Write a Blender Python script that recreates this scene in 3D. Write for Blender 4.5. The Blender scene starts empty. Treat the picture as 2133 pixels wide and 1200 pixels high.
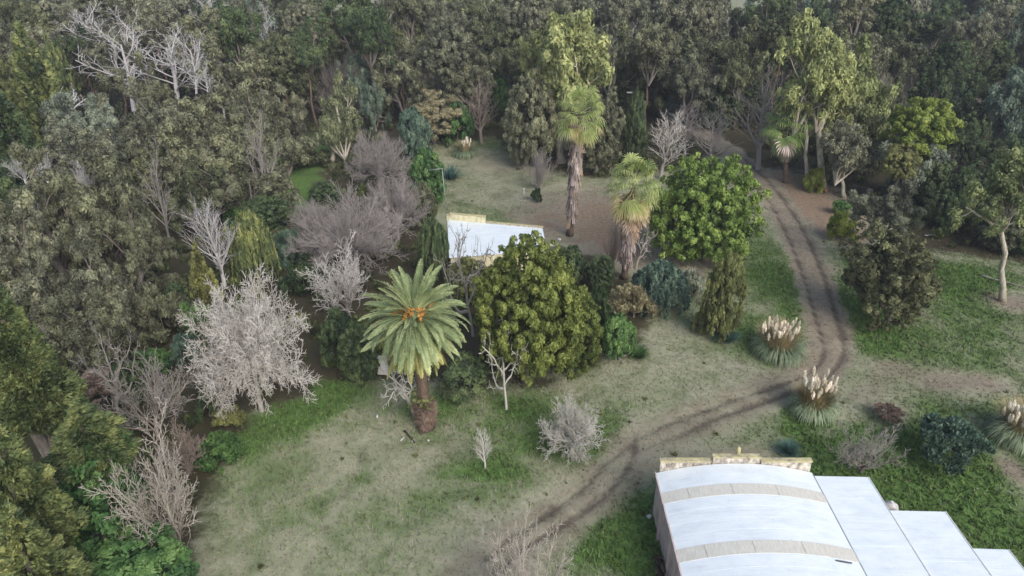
import bpy, math, random
import numpy as np

# ------------------------------------------------------------------ camera, sky, sun, exposure
scene = bpy.context.scene
W, H0, F = 2133.0, 1200.0, 1495.0
CAMH = 36.0
PITCH = math.radians(28.0)
SP, CP = math.sin(PITCH), math.cos(PITCH)
cam_data = bpy.data.cameras.new('camera')
cam = bpy.data.objects.new('camera', cam_data)
scene.collection.objects.link(cam)
cam.location = (0, 0, CAMH)
cam.rotation_euler = (math.radians(90) - PITCH, 0, 0)
cam_data.sensor_width = 36.0
cam_data.lens = 36.0 * F / W
cam_data.clip_start = 0.5
cam_data.clip_end = 6000
scene.camera = cam

world = bpy.data.worlds.new("World")
scene.world = world
world.use_nodes = True
wn = world.node_tree
for n in list(wn.nodes): wn.nodes.remove(n)
sky = wn.nodes.new('ShaderNodeTexSky'); sky.sky_type = 'NISHITA'; sky.sun_disc = False
SUN_EL, SUN_AZ = 38.0, 150.0
sky.sun_elevation = math.radians(SUN_EL); sky.sun_rotation = math.radians(SUN_AZ)
sky.air_density = 1.0; sky.dust_density = 2.5; sky.ozone_density = 1.0
hsv = wn.nodes.new('ShaderNodeHueSaturation'); hsv.inputs['Saturation'].default_value = 0.92
bg = wn.nodes.new('ShaderNodeBackground'); bg.inputs[1].default_value = 0.125
wo = wn.nodes.new('ShaderNodeOutputWorld')
wn.links.new(sky.outputs[0], hsv.inputs['Color']); wn.links.new(hsv.outputs[0], bg.inputs[0]); wn.links.new(bg.outputs[0], wo.inputs[0])
sun_data = bpy.data.lights.new('sun', 'SUN'); sun_data.energy = 1.45; sun_data.angle = math.radians(40)
sun_data.color = (1.0, 0.985, 0.97)
sun = bpy.data.objects.new('sun', sun_data); scene.collection.objects.link(sun)
# the light comes from the azimuth SUN_AZ (clockwise from +Y) at elevation SUN_EL
sun.rotation_euler = (math.radians(90 - SUN_EL), 0, math.radians(180 - SUN_AZ))
scene.view_settings.view_transform = 'Standard'
scene.view_settings.look = 'None'
scene.view_settings.exposure = 0.7
scene.view_settings.gamma = 1.0
scene.view_settings.use_curve_mapping = False
scene.render.engine = 'CYCLES'
scene.cycles.use_denoising = True
scene.cycles.max_bounces = 5
scene.cycles.diffuse_bounces = 3
scene.cycles.glossy_bounces = 1
scene.cycles.transmission_bounces = 2
scene.cycles.volume_bounces = 0
scene.cycles.caustics_reflective = False
scene.cycles.caustics_refractive = False

# ------------------------------------------------------------------ pixel <-> place (used while laying the place out)
def ray(px, py):
    u = (px - W / 2) / F; v = (py - H0 / 2) / F
    return u, CP - v * SP, -SP - v * CP
def at(px, py, z=0.0):
    a, b, c = ray(px, py); t = (z - CAMH) / c
    return a * t, b * t, t
def at_depth(px, py, Y):
    a, b, c = ray(px, py); t = Y / b
    return a * t, Y, CAMH + c * t, t

# ------------------------------------------------------------------ object helpers
COL = scene.collection
def tag(o, label=None, cat=None, group=None, kind=None):
    if label: o['label'] = label
    if cat: o['category'] = cat
    if group: o['group'] = group
    if kind: o['kind'] = kind
    return o
def empty(name, loc, rz=0.0):
    o = bpy.data.objects.new(name, None); COL.objects.link(o)
    o.location = loc; o.rotation_euler = (0, 0, rz); o.empty_display_size = 0.3
    return o
def link(name, me, parent=None, loc=None, rot=None, scl=None, m=None):
    o = bpy.data.objects.new(name, me); COL.objects.link(o)
    if parent: o.parent = parent
    if loc is not None: o.location = loc
    if rot is not None: o.rotation_euler = rot
    if scl is not None: o.scale = scl
    if m is not None:
        if len(me.materials) == 0: me.materials.append(m)
        if me.materials[0] != m:
            o.material_slots[0].link = 'OBJECT'; o.material_slots[0].material = m
    return o
def mesh_np(name, V, Fq, attr=None, m=None, smooth=False, cols=None):
    """V (n,3), Fq (m,3 or 4)"""
    me = bpy.data.meshes.new(name)
    V = np.asarray(V, np.float32); Fq = np.asarray(Fq, np.int32)
    k = Fq.shape[1]
    me.vertices.add(len(V)); me.vertices.foreach_set('co', V.ravel())
    me.loops.add(Fq.size); me.loops.foreach_set('vertex_index', Fq.ravel())
    me.polygons.add(len(Fq)); me.polygons.foreach_set('loop_start', np.arange(0, Fq.size, k, dtype=np.int32))
    try: me.polygons.foreach_set('loop_total', np.full(len(Fq), k, np.int32))
    except Exception: pass
    if smooth: me.polygons.foreach_set('use_smooth', np.ones(len(Fq), bool))
    me.update(calc_edges=True)
    if attr is not None:
        a = me.attributes.new('tint', 'FLOAT', 'POINT'); a.data.foreach_set('value', np.asarray(attr, np.float32))
    if cols is not None:
        a = me.attributes.new('zones', 'FLOAT_COLOR', 'POINT'); a.data.foreach_set('color', np.asarray(cols, np.float32).ravel())
    if m is not None: me.materials.append(m)
    return me
def norm(v):
    return v / np.maximum(np.linalg.norm(v, axis=-1, keepdims=True), 1e-9)

class MB:
    """collects boxes, prisms and tubes into one mesh"""
    def __init__(s): s.v = []; s.f = []
    def add(s, vs, fs):
        b = len(s.v); s.v += [tuple(map(float, p)) for p in vs]; s.f += [tuple(i + b for i in f) for f in fs]
    def box(s, x0, y0, z0, x1, y1, z1):
        s.add([(x0,y0,z0),(x1,y0,z0),(x1,y1,z0),(x0,y1,z0),(x0,y0,z1),(x1,y0,z1),(x1,y1,z1),(x0,y1,z1)],
              [(0,3,2,1),(4,5,6,7),(0,1,5,4),(1,2,6,5),(2,3,7,6),(3,0,4,7)])
    def prism(s, poly, z0, z1):
        n = len(poly); zt = z1 if hasattr(z1, '__len__') else [z1] * n; zb = z0 if hasattr(z0, '__len__') else [z0] * n
        s.add([(p[0], p[1], zb[i]) for i, p in enumerate(poly)] + [(p[0], p[1], zt[i]) for i, p in enumerate(poly)],
              [tuple(range(n - 1, -1, -1)), tuple(range(n, 2 * n))] + [(i, (i + 1) % n, n + (i + 1) % n, n + i) for i in range(n)])
    def tube(s, pts, rads, n=8, cap=True):
        pts = np.array(pts, float); vs = []; fs = []
        for i, p in enumerate(pts):
            d = pts[min(i + 1, len(pts) - 1)] - pts[max(i - 1, 0)]; d = d / (np.linalg.norm(d) + 1e-9)
            a = np.cross(d, (0, 0, 1) if abs(d[2]) < .9 else (1, 0, 0)); a /= np.linalg.norm(a); b = np.cross(d, a)
            for k in range(n):
                t = 2 * math.pi * k / n; vs.append(p + rads[i] * (a * math.cos(t) + b * math.sin(t)))
        for i in range(len(pts) - 1):
            for k in range(n):
                fs.append((i * n + k, i * n + (k + 1) % n, (i + 1) * n + (k + 1) % n, (i + 1) * n + k))
        if cap: fs.append(tuple(range(n))); fs.append(tuple((len(pts) - 1) * n + k for k in range(n - 1, -1, -1)))
        s.add(vs, fs)
    def mesh(s, name, m, smooth=False, bevel=0):
        me = bpy.data.meshes.new(name); me.from_pydata(s.v, [], s.f)
        import bmesh
        bm = bmesh.new(); bm.from_mesh(me); bmesh.ops.recalc_face_normals(bm, faces=bm.faces)
        if bevel: bmesh.ops.bevel(bm, geom=list(bm.edges), offset=bevel, segments=1, affect='EDGES', profile=.5)
        bm.to_mesh(me); bm.free()
        if smooth: me.polygons.foreach_set('use_smooth', [True] * len(me.polygons))
        me.materials.append(m); return me
    def build(s, name, m, parent=None, smooth=False, bevel=0, **kw):
        return link(name, s.mesh(name, m, smooth, bevel), parent, **kw)

# ------------------------------------------------------------------ materials
def S(c):
    """sRGB 0-255 -> linear"""
    return tuple([(x / 255 / 12.92 if x / 255 < .04045 else ((x / 255 + .055) / 1.055) ** 2.4) for x in c] + [1.0])
def new_mat(name):
    m = bpy.data.materials.new(name); m.use_nodes = True
    nt = m.node_tree
    for n in list(nt.nodes): nt.nodes.remove(n)
    out = nt.nodes.new('ShaderNodeOutputMaterial')
    return m, nt, out
def N(nt, t, **kw):
    n = nt.nodes.new(t)
    for k, v in kw.items():
        if k.startswith('i_'): n.inputs[int(k[2:]) if k[2:].isdigit() else k[2:]].default_value = v
        else: setattr(n, k, v)
    return n
def ramp(nt, stops, src):
    r = nt.nodes.new('ShaderNodeValToRGB'); e = r.color_ramp.elements
    e[0].position, e[0].color = stops[0]; e[1].position, e[1].color = stops[-1]
    for p, c in stops[1:-1]:
        x = e.new(p); x.color = c
    nt.links.new(src, r.inputs[0]); return r
def mixc(nt, fac, a, b, mode='MIX'):
    m = nt.nodes.new('ShaderNodeMix'); m.data_type = 'RGBA'; m.blend_type = mode; m.clamp_factor = True
    for s, v in ((m.inputs[0], fac), (m.inputs[6], a), (m.inputs[7], b)):
        if hasattr(v, 'is_linked') or hasattr(v, 'links'): nt.links.new(v, s)
        else: s.default_value = v
    return m.outputs[2]
def leaf_mat(name, dark, mid, light, trans=0.25, big=0.6):
    m, nt, out = new_mat(name)
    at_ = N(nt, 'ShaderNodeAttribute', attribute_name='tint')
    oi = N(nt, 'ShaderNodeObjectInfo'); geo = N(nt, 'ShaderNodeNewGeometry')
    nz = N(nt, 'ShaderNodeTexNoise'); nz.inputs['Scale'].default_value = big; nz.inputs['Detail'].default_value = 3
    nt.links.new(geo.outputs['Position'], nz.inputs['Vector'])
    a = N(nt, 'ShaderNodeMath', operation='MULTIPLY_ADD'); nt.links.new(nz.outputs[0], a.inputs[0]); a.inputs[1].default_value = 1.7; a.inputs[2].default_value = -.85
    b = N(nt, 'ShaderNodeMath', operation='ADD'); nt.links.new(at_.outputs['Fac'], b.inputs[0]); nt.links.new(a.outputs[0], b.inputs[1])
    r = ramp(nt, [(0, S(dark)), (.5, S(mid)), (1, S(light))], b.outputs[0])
    h = N(nt, 'ShaderNodeHueSaturation')
    mp = N(nt, 'ShaderNodeMapRange'); nt.links.new(oi.outputs['Random'], mp.inputs[0]); mp.inputs[3].default_value = 1.02; mp.inputs[4].default_value = 1.5
    mp2 = N(nt, 'ShaderNodeMapRange'); nt.links.new(oi.outputs['Random'], mp2.inputs[0]); mp2.inputs[3].default_value = .512; mp2.inputs[4].default_value = .49
    nt.links.new(mp.outputs[0], h.inputs['Value']); nt.links.new(mp2.outputs[0], h.inputs['Hue']); nt.links.new(r.outputs[0], h.inputs['Color'])
    d = N(nt, 'ShaderNodeBsdfPrincipled'); d.inputs['Roughness'].default_value = .62; d.inputs['Specular IOR Level'].default_value = .35
    nt.links.new(h.outputs[0], d.inputs['Base Color'])
    t = N(nt, 'ShaderNodeBsdfTranslucent'); nt.links.new(h.outputs[0], t.inputs[0])
    mx = N(nt, 'ShaderNodeMixShader'); mx.inputs[0].default_value = trans
    nt.links.new(d.outputs[0], mx.inputs[1]); nt.links.new(t.outputs[0], mx.inputs[2]); nt.links.new(mx.outputs[0], out.inputs[0])
    return m
def rough_mat(name, cols, scale=3.0, rough=.85, bump=0.3, stretch=(1, 1, 1), detail=5, coord='Object', dist=.02, metal=0, voro=None):
    m, nt, out = new_mat(name)
    tc = N(nt, 'ShaderNodeTexCoord'); mp = N(nt, 'ShaderNodeMapping'); mp.inputs['Scale'].default_value = stretch
    nt.links.new(tc.outputs[coord], mp.inputs[0])
    nz = N(nt, 'ShaderNodeTexNoise'); nz.inputs['Scale'].default_value = scale; nz.inputs['Detail'].default_value = detail; nz.inputs['Roughness'].default_value = .62
    nt.links.new(mp.outputs[0], nz.inputs['Vector'])
    n = len(cols); r = ramp(nt, [(.28 + .44 * i / (n - 1), S(c)) for i, c in enumerate(cols)], nz.outputs[0])
    d = N(nt, 'ShaderNodeBsdfPrincipled'); d.inputs['Roughness'].default_value = rough; d.inputs['Specular IOR Level'].default_value = .3; d.inputs['Metallic'].default_value = metal
    nt.links.new(r.outputs[0], d.inputs['Base Color'])
    if bump:
        bp = N(nt, 'ShaderNodeBump'); bp.inputs['Strength'].default_value = bump; bp.inputs['Distance'].default_value = dist
        nt.links.new(nz.outputs[0], bp.inputs['Height']); nt.links.new(bp.outputs[0], d.inputs['Normal'])
    nt.links.new(d.outputs[0], out.inputs[0]); return m

M = {}
M['euc_pale'] = leaf_mat('leaf_euc_pale', (62,68,50), (112,118,86), (158,160,118))
M['euc_yellow'] = leaf_mat('leaf_euc_yellow', (78,86,54), (126,134,86), (170,174,118))
M['euc_grey'] = leaf_mat('leaf_euc_grey', (60,63,52), (106,108,88), (154,154,124))
M['euc_dark'] = leaf_mat('leaf_euc_dark', (50,54,40), (88,93,66), (130,134,94))
M['euc_blue'] = leaf_mat('leaf_euc_blue', (60,76,66), (106,122,104), (146,160,134))
M['olive_brown'] = leaf_mat('leaf_olive_brown', (66,66,52), (104,106,82), (146,148,114))
M['bush_olive'] = leaf_mat('leaf_bush_olive', (56,56,38), (90,92,62), (132,134,92))
M['olive'] = leaf_mat('leaf_olive', (62,68,40), (106,110,66), (148,150,92))
M['hero_olive'] = leaf_mat('leaf_hero_olive', (54,66,30), (92,103,48), (136,145,78))
M['bright'] = leaf_mat('leaf_bright', (58,76,34), (104,126,56), (152,168,92))
M['lime'] = leaf_mat('leaf_lime', (74,90,34), (124,136,58), (166,172,90))
M['green'] = leaf_mat('leaf_green', (42,66,38), (74,106,58), (112,138,80))
M['darkgreen'] = leaf_mat('leaf_darkgreen', (40,52,38), (70,86,56), (102,116,74))
M['cypress'] = leaf_mat('leaf_cypress', (48,62,40), (92,104,64), (140,144,88))
M['bluegreen'] = leaf_mat('leaf_bluegreen', (48,66,56), (84,106,90), (124,144,118))
M['greygreen'] = leaf_mat('leaf_greygreen', (84,92,80), (130,138,118), (166,170,148))
M['tan'] = leaf_mat('leaf_tan', (110,100,80), (154,144,112), (184,174,140))
M['agave'] = leaf_mat('leaf_agave', (36,64,62), (66,100,94), (106,136,120))
M['undergrowth'] = leaf_mat('leaf_undergrowth', (50,54,38), (80,92,52), (118,126,74), big=.35)
M['rust'] = leaf_mat('leaf_rust', (92,78,68), (126,108,94), (156,138,122))
M['palm'] = leaf_mat('leaf_phoenix', (78,92,58), (116,130,88), (166,174,126), trans=.15)
M['palm_old'] = leaf_mat('leaf_phoenix_old', (96,100,58), (138,140,84), (178,174,112), trans=.15)
M['fan'] = leaf_mat('leaf_fan', (92,106,56), (140,152,90), (188,192,134), trans=.3)
M['fan_green'] = leaf_mat('leaf_fan_green', (76,100,52), (118,142,78), (164,178,108), trans=.2)
M['fan_old'] = leaf_mat('leaf_fan_old', (120,116,66), (162,154,98), (200,188,136), trans=.2)
M['fan_dead'] = leaf_mat('leaf_fan_dead', (122,98,78), (172,146,120), (204,182,156), trans=.1)
M['fan_grey'] = leaf_mat('leaf_fan_grey', (104,92,88), (150,136,128), (184,170,160), trans=.05)
M['plume'] = leaf_mat('plume', (214,204,184), (232,224,208), (244,240,230), trans=.3)
M['pampas'] = leaf_mat('pampas_leaf', (84,98,74), (124,140,110), (164,172,138), trans=.2)
M['straw'] = leaf_mat('straw', (122,104,74), (166,148,110), (196,178,138), trans=.1)
M['fruit'] = leaf_mat('fruit', (136,94,44), (172,122,58), (198,152,84), trans=.05)
def bark(name, a, b, c): return rough_mat(name, [a, b, c], scale=2.2, stretch=(1.6, 1.6, .5), bump=.6, dist=.03)
M['bark_pale'] = bark('bark_pale', (120,108,92), (176,168,150), (208,202,188))
M['bark_grey'] = bark('bark_grey', (84,78,72), (120,112,104), (150,142,132))
M['bark_brown'] = bark('bark_brown', (66,54,46), (98,82,70), (124,108,94))
M['silver'] = bark('twig_silver', (150,146,132), (184,180,170), (208,204,196))
M['silver_pink'] = bark('twig_silver_pink', (168,162,152), (204,198,190), (228,222,214))
M['dead_white'] = bark('dead_white', (156,150,146), (194,190,188), (220,218,218))
M['twig_pink'] = bark('twig_pink', (124,116,110), (155,147,142), (178,170,165))
M['twig_brown'] = bark('twig_brown', (114,100,90), (148,134,122), (172,160,148))
M['twig_grey'] = bark('twig_grey', (116,110,102), (150,144,136), (174,168,160))
M['twig_straw'] = bark('twig_straw', (142,134,122), (176,168,156), (200,192,182))
M['twig_dark'] = bark('twig_dark', (82,74,72), (112,104,100), (138,130,122))

# ------------------------------------------------------------------ generators (all vectorised)
def grow(rng, starts, levels, sides=None):
    """starts: pos,dir,len,rad arrays. Returns list of per-level segment arrays and tip/all nodes of last level."""
    pos, d, L, R = [np.array(a, float) for a in starts]
    segs = []; nodes_last = None
    for li, lv in enumerate(levels):
        n = len(pos); Sg = lv.get('seg', 4); d = norm(d); P = [pos]; D = [d]; RR = [R]
        tp = lv.get('taper', .35)
        for s in range(Sg):
            d = norm(d + rng.normal(0, lv.get('wob', .12), (n, 3)) + np.array([0, 0, lv.get('trop', 0)]))
            P.append(P[-1] + d * (L / Sg)[:, None]); D.append(d); RR.append(R * (1 - (1 - tp) * (s + 1) / Sg))
        P = np.array(P); D = np.array(D); RR = np.array(RR)
        segs.append((P[:-1].reshape(-1, 3), P[1:].reshape(-1, 3), RR[:-1].ravel(), RR[1:].ravel()))
        nodes_last = P
        if li + 1 < len(levels):
            nx = levels[li + 1]; k = nx['n']
            idx = np.repeat(np.arange(n), k)
            t0 = nx.get('t0', .25)
            t = t0 + (1 - t0) * ((np.tile(np.arange(k), n) + rng.random(n * k)) / k); t = np.clip(t, 0, .999)
            f = t * Sg; i0 = f.astype(int); fr = (f - i0)[:, None]
            pos = P[i0, idx] * (1 - fr) + P[i0 + 1, idx] * fr
            base = D[np.minimum(i0 + 1, Sg), idx]
            az = np.tile(np.arange(k) * 2.4, n) + rng.random(n * k) * 1.2 + np.repeat(rng.random(n) * 6.3, k)
            ref = np.where(np.abs(base[:, 2:3]) < .9, np.array([[0, 0, 1.]]), np.array([[1., 0, 0]]))
            a = norm(np.cross(base, ref)); b = np.cross(base, a)
            perp = a * np.cos(az)[:, None] + b * np.sin(az)[:, None]
            ang = np.radians(nx.get('ang', 45) + rng.normal(0, nx.get('angv', 8), n * k))[:, None]
            d = norm(base * np.cos(ang) + perp * np.sin(ang) + np.array([0, 0, nx.get('lift', 0)]))
            L = L[idx] * nx.get('len', .6) * (1 - nx.get('shape', .3) * (t - t0) / (1 - t0 + 1e-6)) * rng.uniform(.75, 1.2, n * k)
            R = np.maximum(RR[i0, idx] * nx.get('rr', .6), nx.get('rmin', .0012))
    return segs, nodes_last
def tubes(segs, sides):
    Vs = []; Fs = []; off = 0
    for (A, B, ra, rb), n in zip(segs, sides):
        d = norm(B - A); ref = np.where(np.abs(d[:, 2:3]) < .9, np.array([[0, 0, 1.]]), np.array([[1., 0, 0]]))
        a = norm(np.cross(d, ref)); b = np.cross(d, a); m = len(A)
        th = np.arange(n) * 2 * math.pi / n
        ring = a[:, None, :] * np.cos(th)[None, :, None] + b[:, None, :] * np.sin(th)[None, :, None]
        va = (A - d * ra[:, None] * .3)[:, None, :] + ring * ra[:, None, None]; vb = B[:, None, :] + ring * rb[:, None, None]
        V = np.concatenate([va, vb], 1).reshape(-1, 3)
        k = np.arange(n); q = np.stack([k, (k + 1) % n, (k + 1) % n + n, k + n], 1)
        Fq = (np.arange(m) * 2 * n)[:, None, None] + q[None] + off
        Vs.append(V); Fs.append(Fq.reshape(-1, 4)); off += len(V)
    return np.concatenate(Vs), np.concatenate(Fs)
def leaves(rng, C, R, n, size, asp=1.8, flat=1.0, mode='out', tintc=None, tj=.12, up=.35, shell=.55, outb=.6, origin=(0, 0, 0)):
    """n leaves round each clump centre C with radius R"""
    C = np.asarray(C, float); m = len(C); R = np.broadcast_to(np.asarray(R, float), (m,))
    if tintc is None: tintc = rng.normal(.5, .12, m)
    w = R ** 2; cnt = np.maximum((n * m * w / w.sum()).astype(int), 3); idx = np.repeat(np.arange(m), cnt); K = len(idx)
    v = norm(rng.normal(0, 1, (K, 3)) + outb * norm(C - np.array(origin))[idx] + np.array([0, 0, up]))
    r = R[idx] * (shell + (1 - shell) * rng.random(K))
    pos = C[idx] + v * r[:, None] * np.array([1, 1, flat])
    if mode == 'droop': a1 = norm(rng.normal(0, .6, (K, 3)) + v * .45 + np.array([0, 0, -.8]))
    elif mode == 'mixed':
        a1 = norm(np.where(rng.random((K, 1)) < .5, norm(rng.normal(0, .5, (K, 3)) + v * .5 + np.array([0, 0, -.7])), norm(np.cross(v, rng.normal(0, 1, (K, 3))))))
    elif mode == 'spray': a1 = norm(rng.normal(0, .3, (K, 3)) + norm(C * np.array([1, 1, 0]) + 1e-6)[idx] + np.array([0, 0, .25]))
    elif mode == 'upward': a1 = norm(rng.normal(0, .3, (K, 3)) + v * .5 + np.array([0, 0, 1.]))
    else: a1 = norm(np.cross(v, rng.normal(0, 1, (K, 3))) + .25 * v)
    a2 = norm(np.cross(a1, v + rng.normal(0, .45, (K, 3))))
    s = size * rng.uniform(.6, 1.3, K)
    Lh = (a1 * (s * asp * .5)[:, None]); Wh = a2 * (s * .5)[:, None]
    V = np.stack([pos - Lh, pos + Wh - Lh * .1, pos + Lh, pos - Wh - Lh * .1], 1).reshape(-1, 3)
    tint = np.repeat(np.clip(tintc[idx] + rng.normal(0, tj, K), 0, 1), 4)
    Fq = np.arange(K * 4).reshape(-1, 4)
    return V, Fq, tint
def merge(parts):
    V = []; Fq = []; T = []; o = 0
    for v, f, t in parts:
        V.append(v); Fq.append(f + o); T.append(t); o += len(v)
    return np.concatenate(V), np.concatenate(Fq), np.concatenate(T)
def sphere_pts(rng, n, zmin=-1.0):
    i = np.arange(n) + .5; z = 1 - (1 - zmin) * i / n; th = i * 2.39996 + rng.random() * 6
    r = np.sqrt(np.maximum(1 - z * z, 0)); p = np.stack([r * np.cos(th), r * np.sin(th), z], 1)
    return norm(p + rng.normal(0, .09, p.shape))
def lumpy_noise(rng, p, k=7, amp=.25):
    d = norm(rng.normal(0, 1, (k, 3))); s = rng.uniform(-1, 1, k)
    return 1 + amp * (np.maximum(p @ d.T, 0) ** 3 * s).sum(1)

CR = {}   # crown kinds -> list of (leaf mesh, limb mesh or None); unit ellipsoid of radius 1
def fit_unit(V, extra=None):
    """scale so that the bulk sits within the unit ellipsoid"""
    lo = np.percentile(V, .25, axis=0); hi = np.percentile(V, 99.75, axis=0)
    c = (lo + hi) / 2; h = (hi - lo) / 2; h[0] = h[1] = max(h[0], h[1])
    return (V - c) / h, (None if extra is None else (extra - c) / h)
def crown_lumpy(seed, clumps=95, n=240, size=.05, r=(.17, .27), amp=.22, asp=1.7, zmin=-.75, hole=0.0, mode='out', shell=.6, up=.5, lobes=0, lamp=.22, cone=0.0):
    rng = np.random.default_rng(seed)
    p = sphere_pts(rng, clumps, zmin); rad = lumpy_noise(rng, p, 8, amp) * rng.uniform(.72, .88, clumps)
    if lobes:
        ld = sphere_pts(rng, lobes, zmin); ld = norm(ld + rng.normal(0, .25, ld.shape)); near = (p @ ld.T).max(1); rad = rad * (1 - lamp + lamp * 1.3 * np.clip((near - math.cos(2.6 / math.sqrt(lobes))) / (1 - math.cos(2.6 / math.sqrt(lobes))), 0, 1) ** .6)
    C = p * rad[:, None] * rng.uniform(.88, 1.06, (clumps, 1)); R = rng.uniform(r[0], r[1], clumps)
    if hole: k = rng.random(clumps) > hole; C, R = C[k], R[k]
    a = leaves(rng, C, R, n, size, asp, .9, mode, shell=shell, up=up)
    if cone: C[:, :2] *= (1 - cone * np.clip(C[:, 2:3] + .25, 0, 2) ** 1.3)
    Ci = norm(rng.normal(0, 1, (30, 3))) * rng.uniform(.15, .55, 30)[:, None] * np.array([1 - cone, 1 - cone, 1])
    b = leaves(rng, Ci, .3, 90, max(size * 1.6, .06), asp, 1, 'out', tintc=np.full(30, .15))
    V, Fq, T = merge([a, b]); V, _ = fit_unit(V)
    return mesh_np('crown', V, Fq, T), None
def crown_euc(seed, limbs=6, n=110, size=.04, asp=2.4, mode='mixed', flat=.9, r=(.12, .23), spread=38, sub=5, sub2=3, trop=.1, wobl=.16):
    rng = np.random.default_rng(seed)
    az = np.arange(limbs) * 2.4 + rng.random(limbs); an = np.radians(rng.uniform(spread * .25, spread * 1.35, limbs))
    d = np.stack([np.cos(az) * np.sin(an), np.sin(az) * np.sin(an), np.cos(an)], 1)
    st = (np.zeros((limbs, 3)), d, rng.uniform(1.3, 1.9, limbs) * np.cos(an * .6), np.full(limbs, .05))
    segs, nl = grow(rng, st, [dict(seg=6, wob=wobl, trop=trop, taper=.35), dict(n=sub, len=.48, ang=48, t0=.3, rr=.6, seg=4, wob=.2, trop=.08, shape=.35),
                              dict(n=sub2, len=.5, ang=45, t0=.4, rr=.55, seg=3, wob=.2, trop=.05)])
    C = np.concatenate([nl[-1], nl[-2][rng.random(nl.shape[1]) < .6], segs[1][1][rng.random(len(segs[1][1])) < .35]])
    R = rng.uniform(r[0], r[1], len(C))
    V, Fq, T = leaves(rng, C, R, n, size, asp, flat, mode, shell=.25, up=.3, origin=(0, 0, .4))
    tv, tf = tubes(segs, [6, 4, 3]); V, tv = fit_unit(V, tv)
    return mesh_np('crown', V, Fq, T), mesh_np('limbs', tv, tf, smooth=True)
def crown_cone(seed, n=200, tiers=17, size=.05, mode='spray', asp=2.6, power=.8, drop=.25):
    rng = np.random.default_rng(seed); C = []; R = []
    for i in range(tiers):
        t = i / (tiers - 1); rr = (1 - t) ** power * .92 + .04; k = max(3, int(11 * rr + 2))
        for j in range(k):
            a = 6.283 * (j + rng.random() * .7) / k + i; q = rr * rng.uniform(.5, 1.08)
            C.append((q * math.cos(a), q * math.sin(a), -1 + 2 * t - drop * q * .4 + rng.normal(0, .03))); R.append(.1 + .15 * rr * rng.uniform(.7, 1.2))
    C = np.array(C); V, Fq, T = leaves(rng, C, np.array(R), n, size, asp, .8, mode, shell=.3, up=.2, outb=.8, origin=(0, 0, -.3))
    V, _ = fit_unit(V); tv, tf = tubes([(np.array([[0, 0, -1.]]), np.array([[0, 0, .8]]), np.array([.05]), np.array([.01]))], [6])
    return mesh_np('crown', V, Fq, T), mesh_np('limbs', tv, tf)
def crown_weep(seed, strands=150, size=.04, n=75):
    rng = np.random.default_rng(seed); C = []; R = []
    for i in range(strands):
        a = rng.random() * 6.283; q = math.sqrt(rng.random()) * .85; zt = .95 - 1.1 * q * q * rng.uniform(.6, 1.1); ln = rng.uniform(.25, .7)
        for s in range(5):
            f = s / 4; C.append((q * (1 + .15 * f) * math.cos(a), q * (1 + .15 * f) * math.sin(a), zt - f * ln)); R.append(.085 * (1.1 - .5 * f))
    C = np.array(C); tc = np.repeat(rng.normal(.5, .17, strands), 5)
    V, Fq, T = leaves(rng, C, np.array(R), n // 5 * 2, size, 3.2, 1.3, 'droop', shell=.2, tintc=tc); V, _ = fit_unit(V)
    return mesh_np('crown', V, Fq, T), None
def crown_shrub(seed, n=150, clumps=60, size=.08, mode='upward', asp=2.4):
    rng = np.random.default_rng(seed); p = norm(rng.normal(0, 1, (clumps, 3))); p[:, 2] = np.abs(p[:, 2]) * 1.6 - .6
    C = p * rng.uniform(.45, .95, clumps)[:, None] * lumpy_noise(rng, p, 9, .45)[:, None]
    V, Fq, T = leaves(rng, C, rng.uniform(.13, .3, clumps), n, size, asp, 1, mode, shell=.2, up=.4); V, _ = fit_unit(V)
    return mesh_np('crown', V, Fq, T), None

CR['euc'] = [crown_euc(10 + i, limbs=5 + i % 3) for i in range(5)]
CR['eucfine'] = [crown_euc(20 + i, limbs=7 + i, n=150, size=.034, asp=2.2, mode='out', flat=.85, r=(.1, .19), sub=5, sub2=3, spread=44) for i in range(4)]
CR['lumpy'] = [crown_lumpy(30 + i, clumps=170, n=130, size=.042, r=(.08, .2), amp=.35, shell=.4, lobes=14, lamp=.3) for i in range(3)]
CR['hero'] = [crown_lumpy(41, clumps=640, n=88, size=.026, r=(.045, .095), amp=.3, zmin=-.85, asp=1.7, shell=.4, lobes=34, lamp=.26, cone=.34), crown_lumpy(45, clumps=520, n=96, size=.027, r=(.045, .11), amp=.22, zmin=-.8, asp=1.7, shell=.4, lobes=30, lamp=.3)]
CR['cone'] = [crown_cone(50 + i) for i in range(3)]
CR['column'] = [crown_lumpy(60 + i, clumps=330, n=85, size=.034, r=(.05, .16), amp=.4, zmin=-.95, mode='out', asp=2.2, shell=.3, lobes=22, lamp=.25, cone=.22) for i in range(2)]
CR['weep'] = [crown_weep(70 + i) for i in range(2)]
CR['shrub'] = [crown_shrub(80 + i) for i in range(3)]
CR['broad'] = [crown_lumpy(90 + i, clumps=120, n=100, size=.062, r=(.1, .26), amp=.5, asp=1.6, shell=.3, hole=.1) for i in range(3)]

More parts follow.
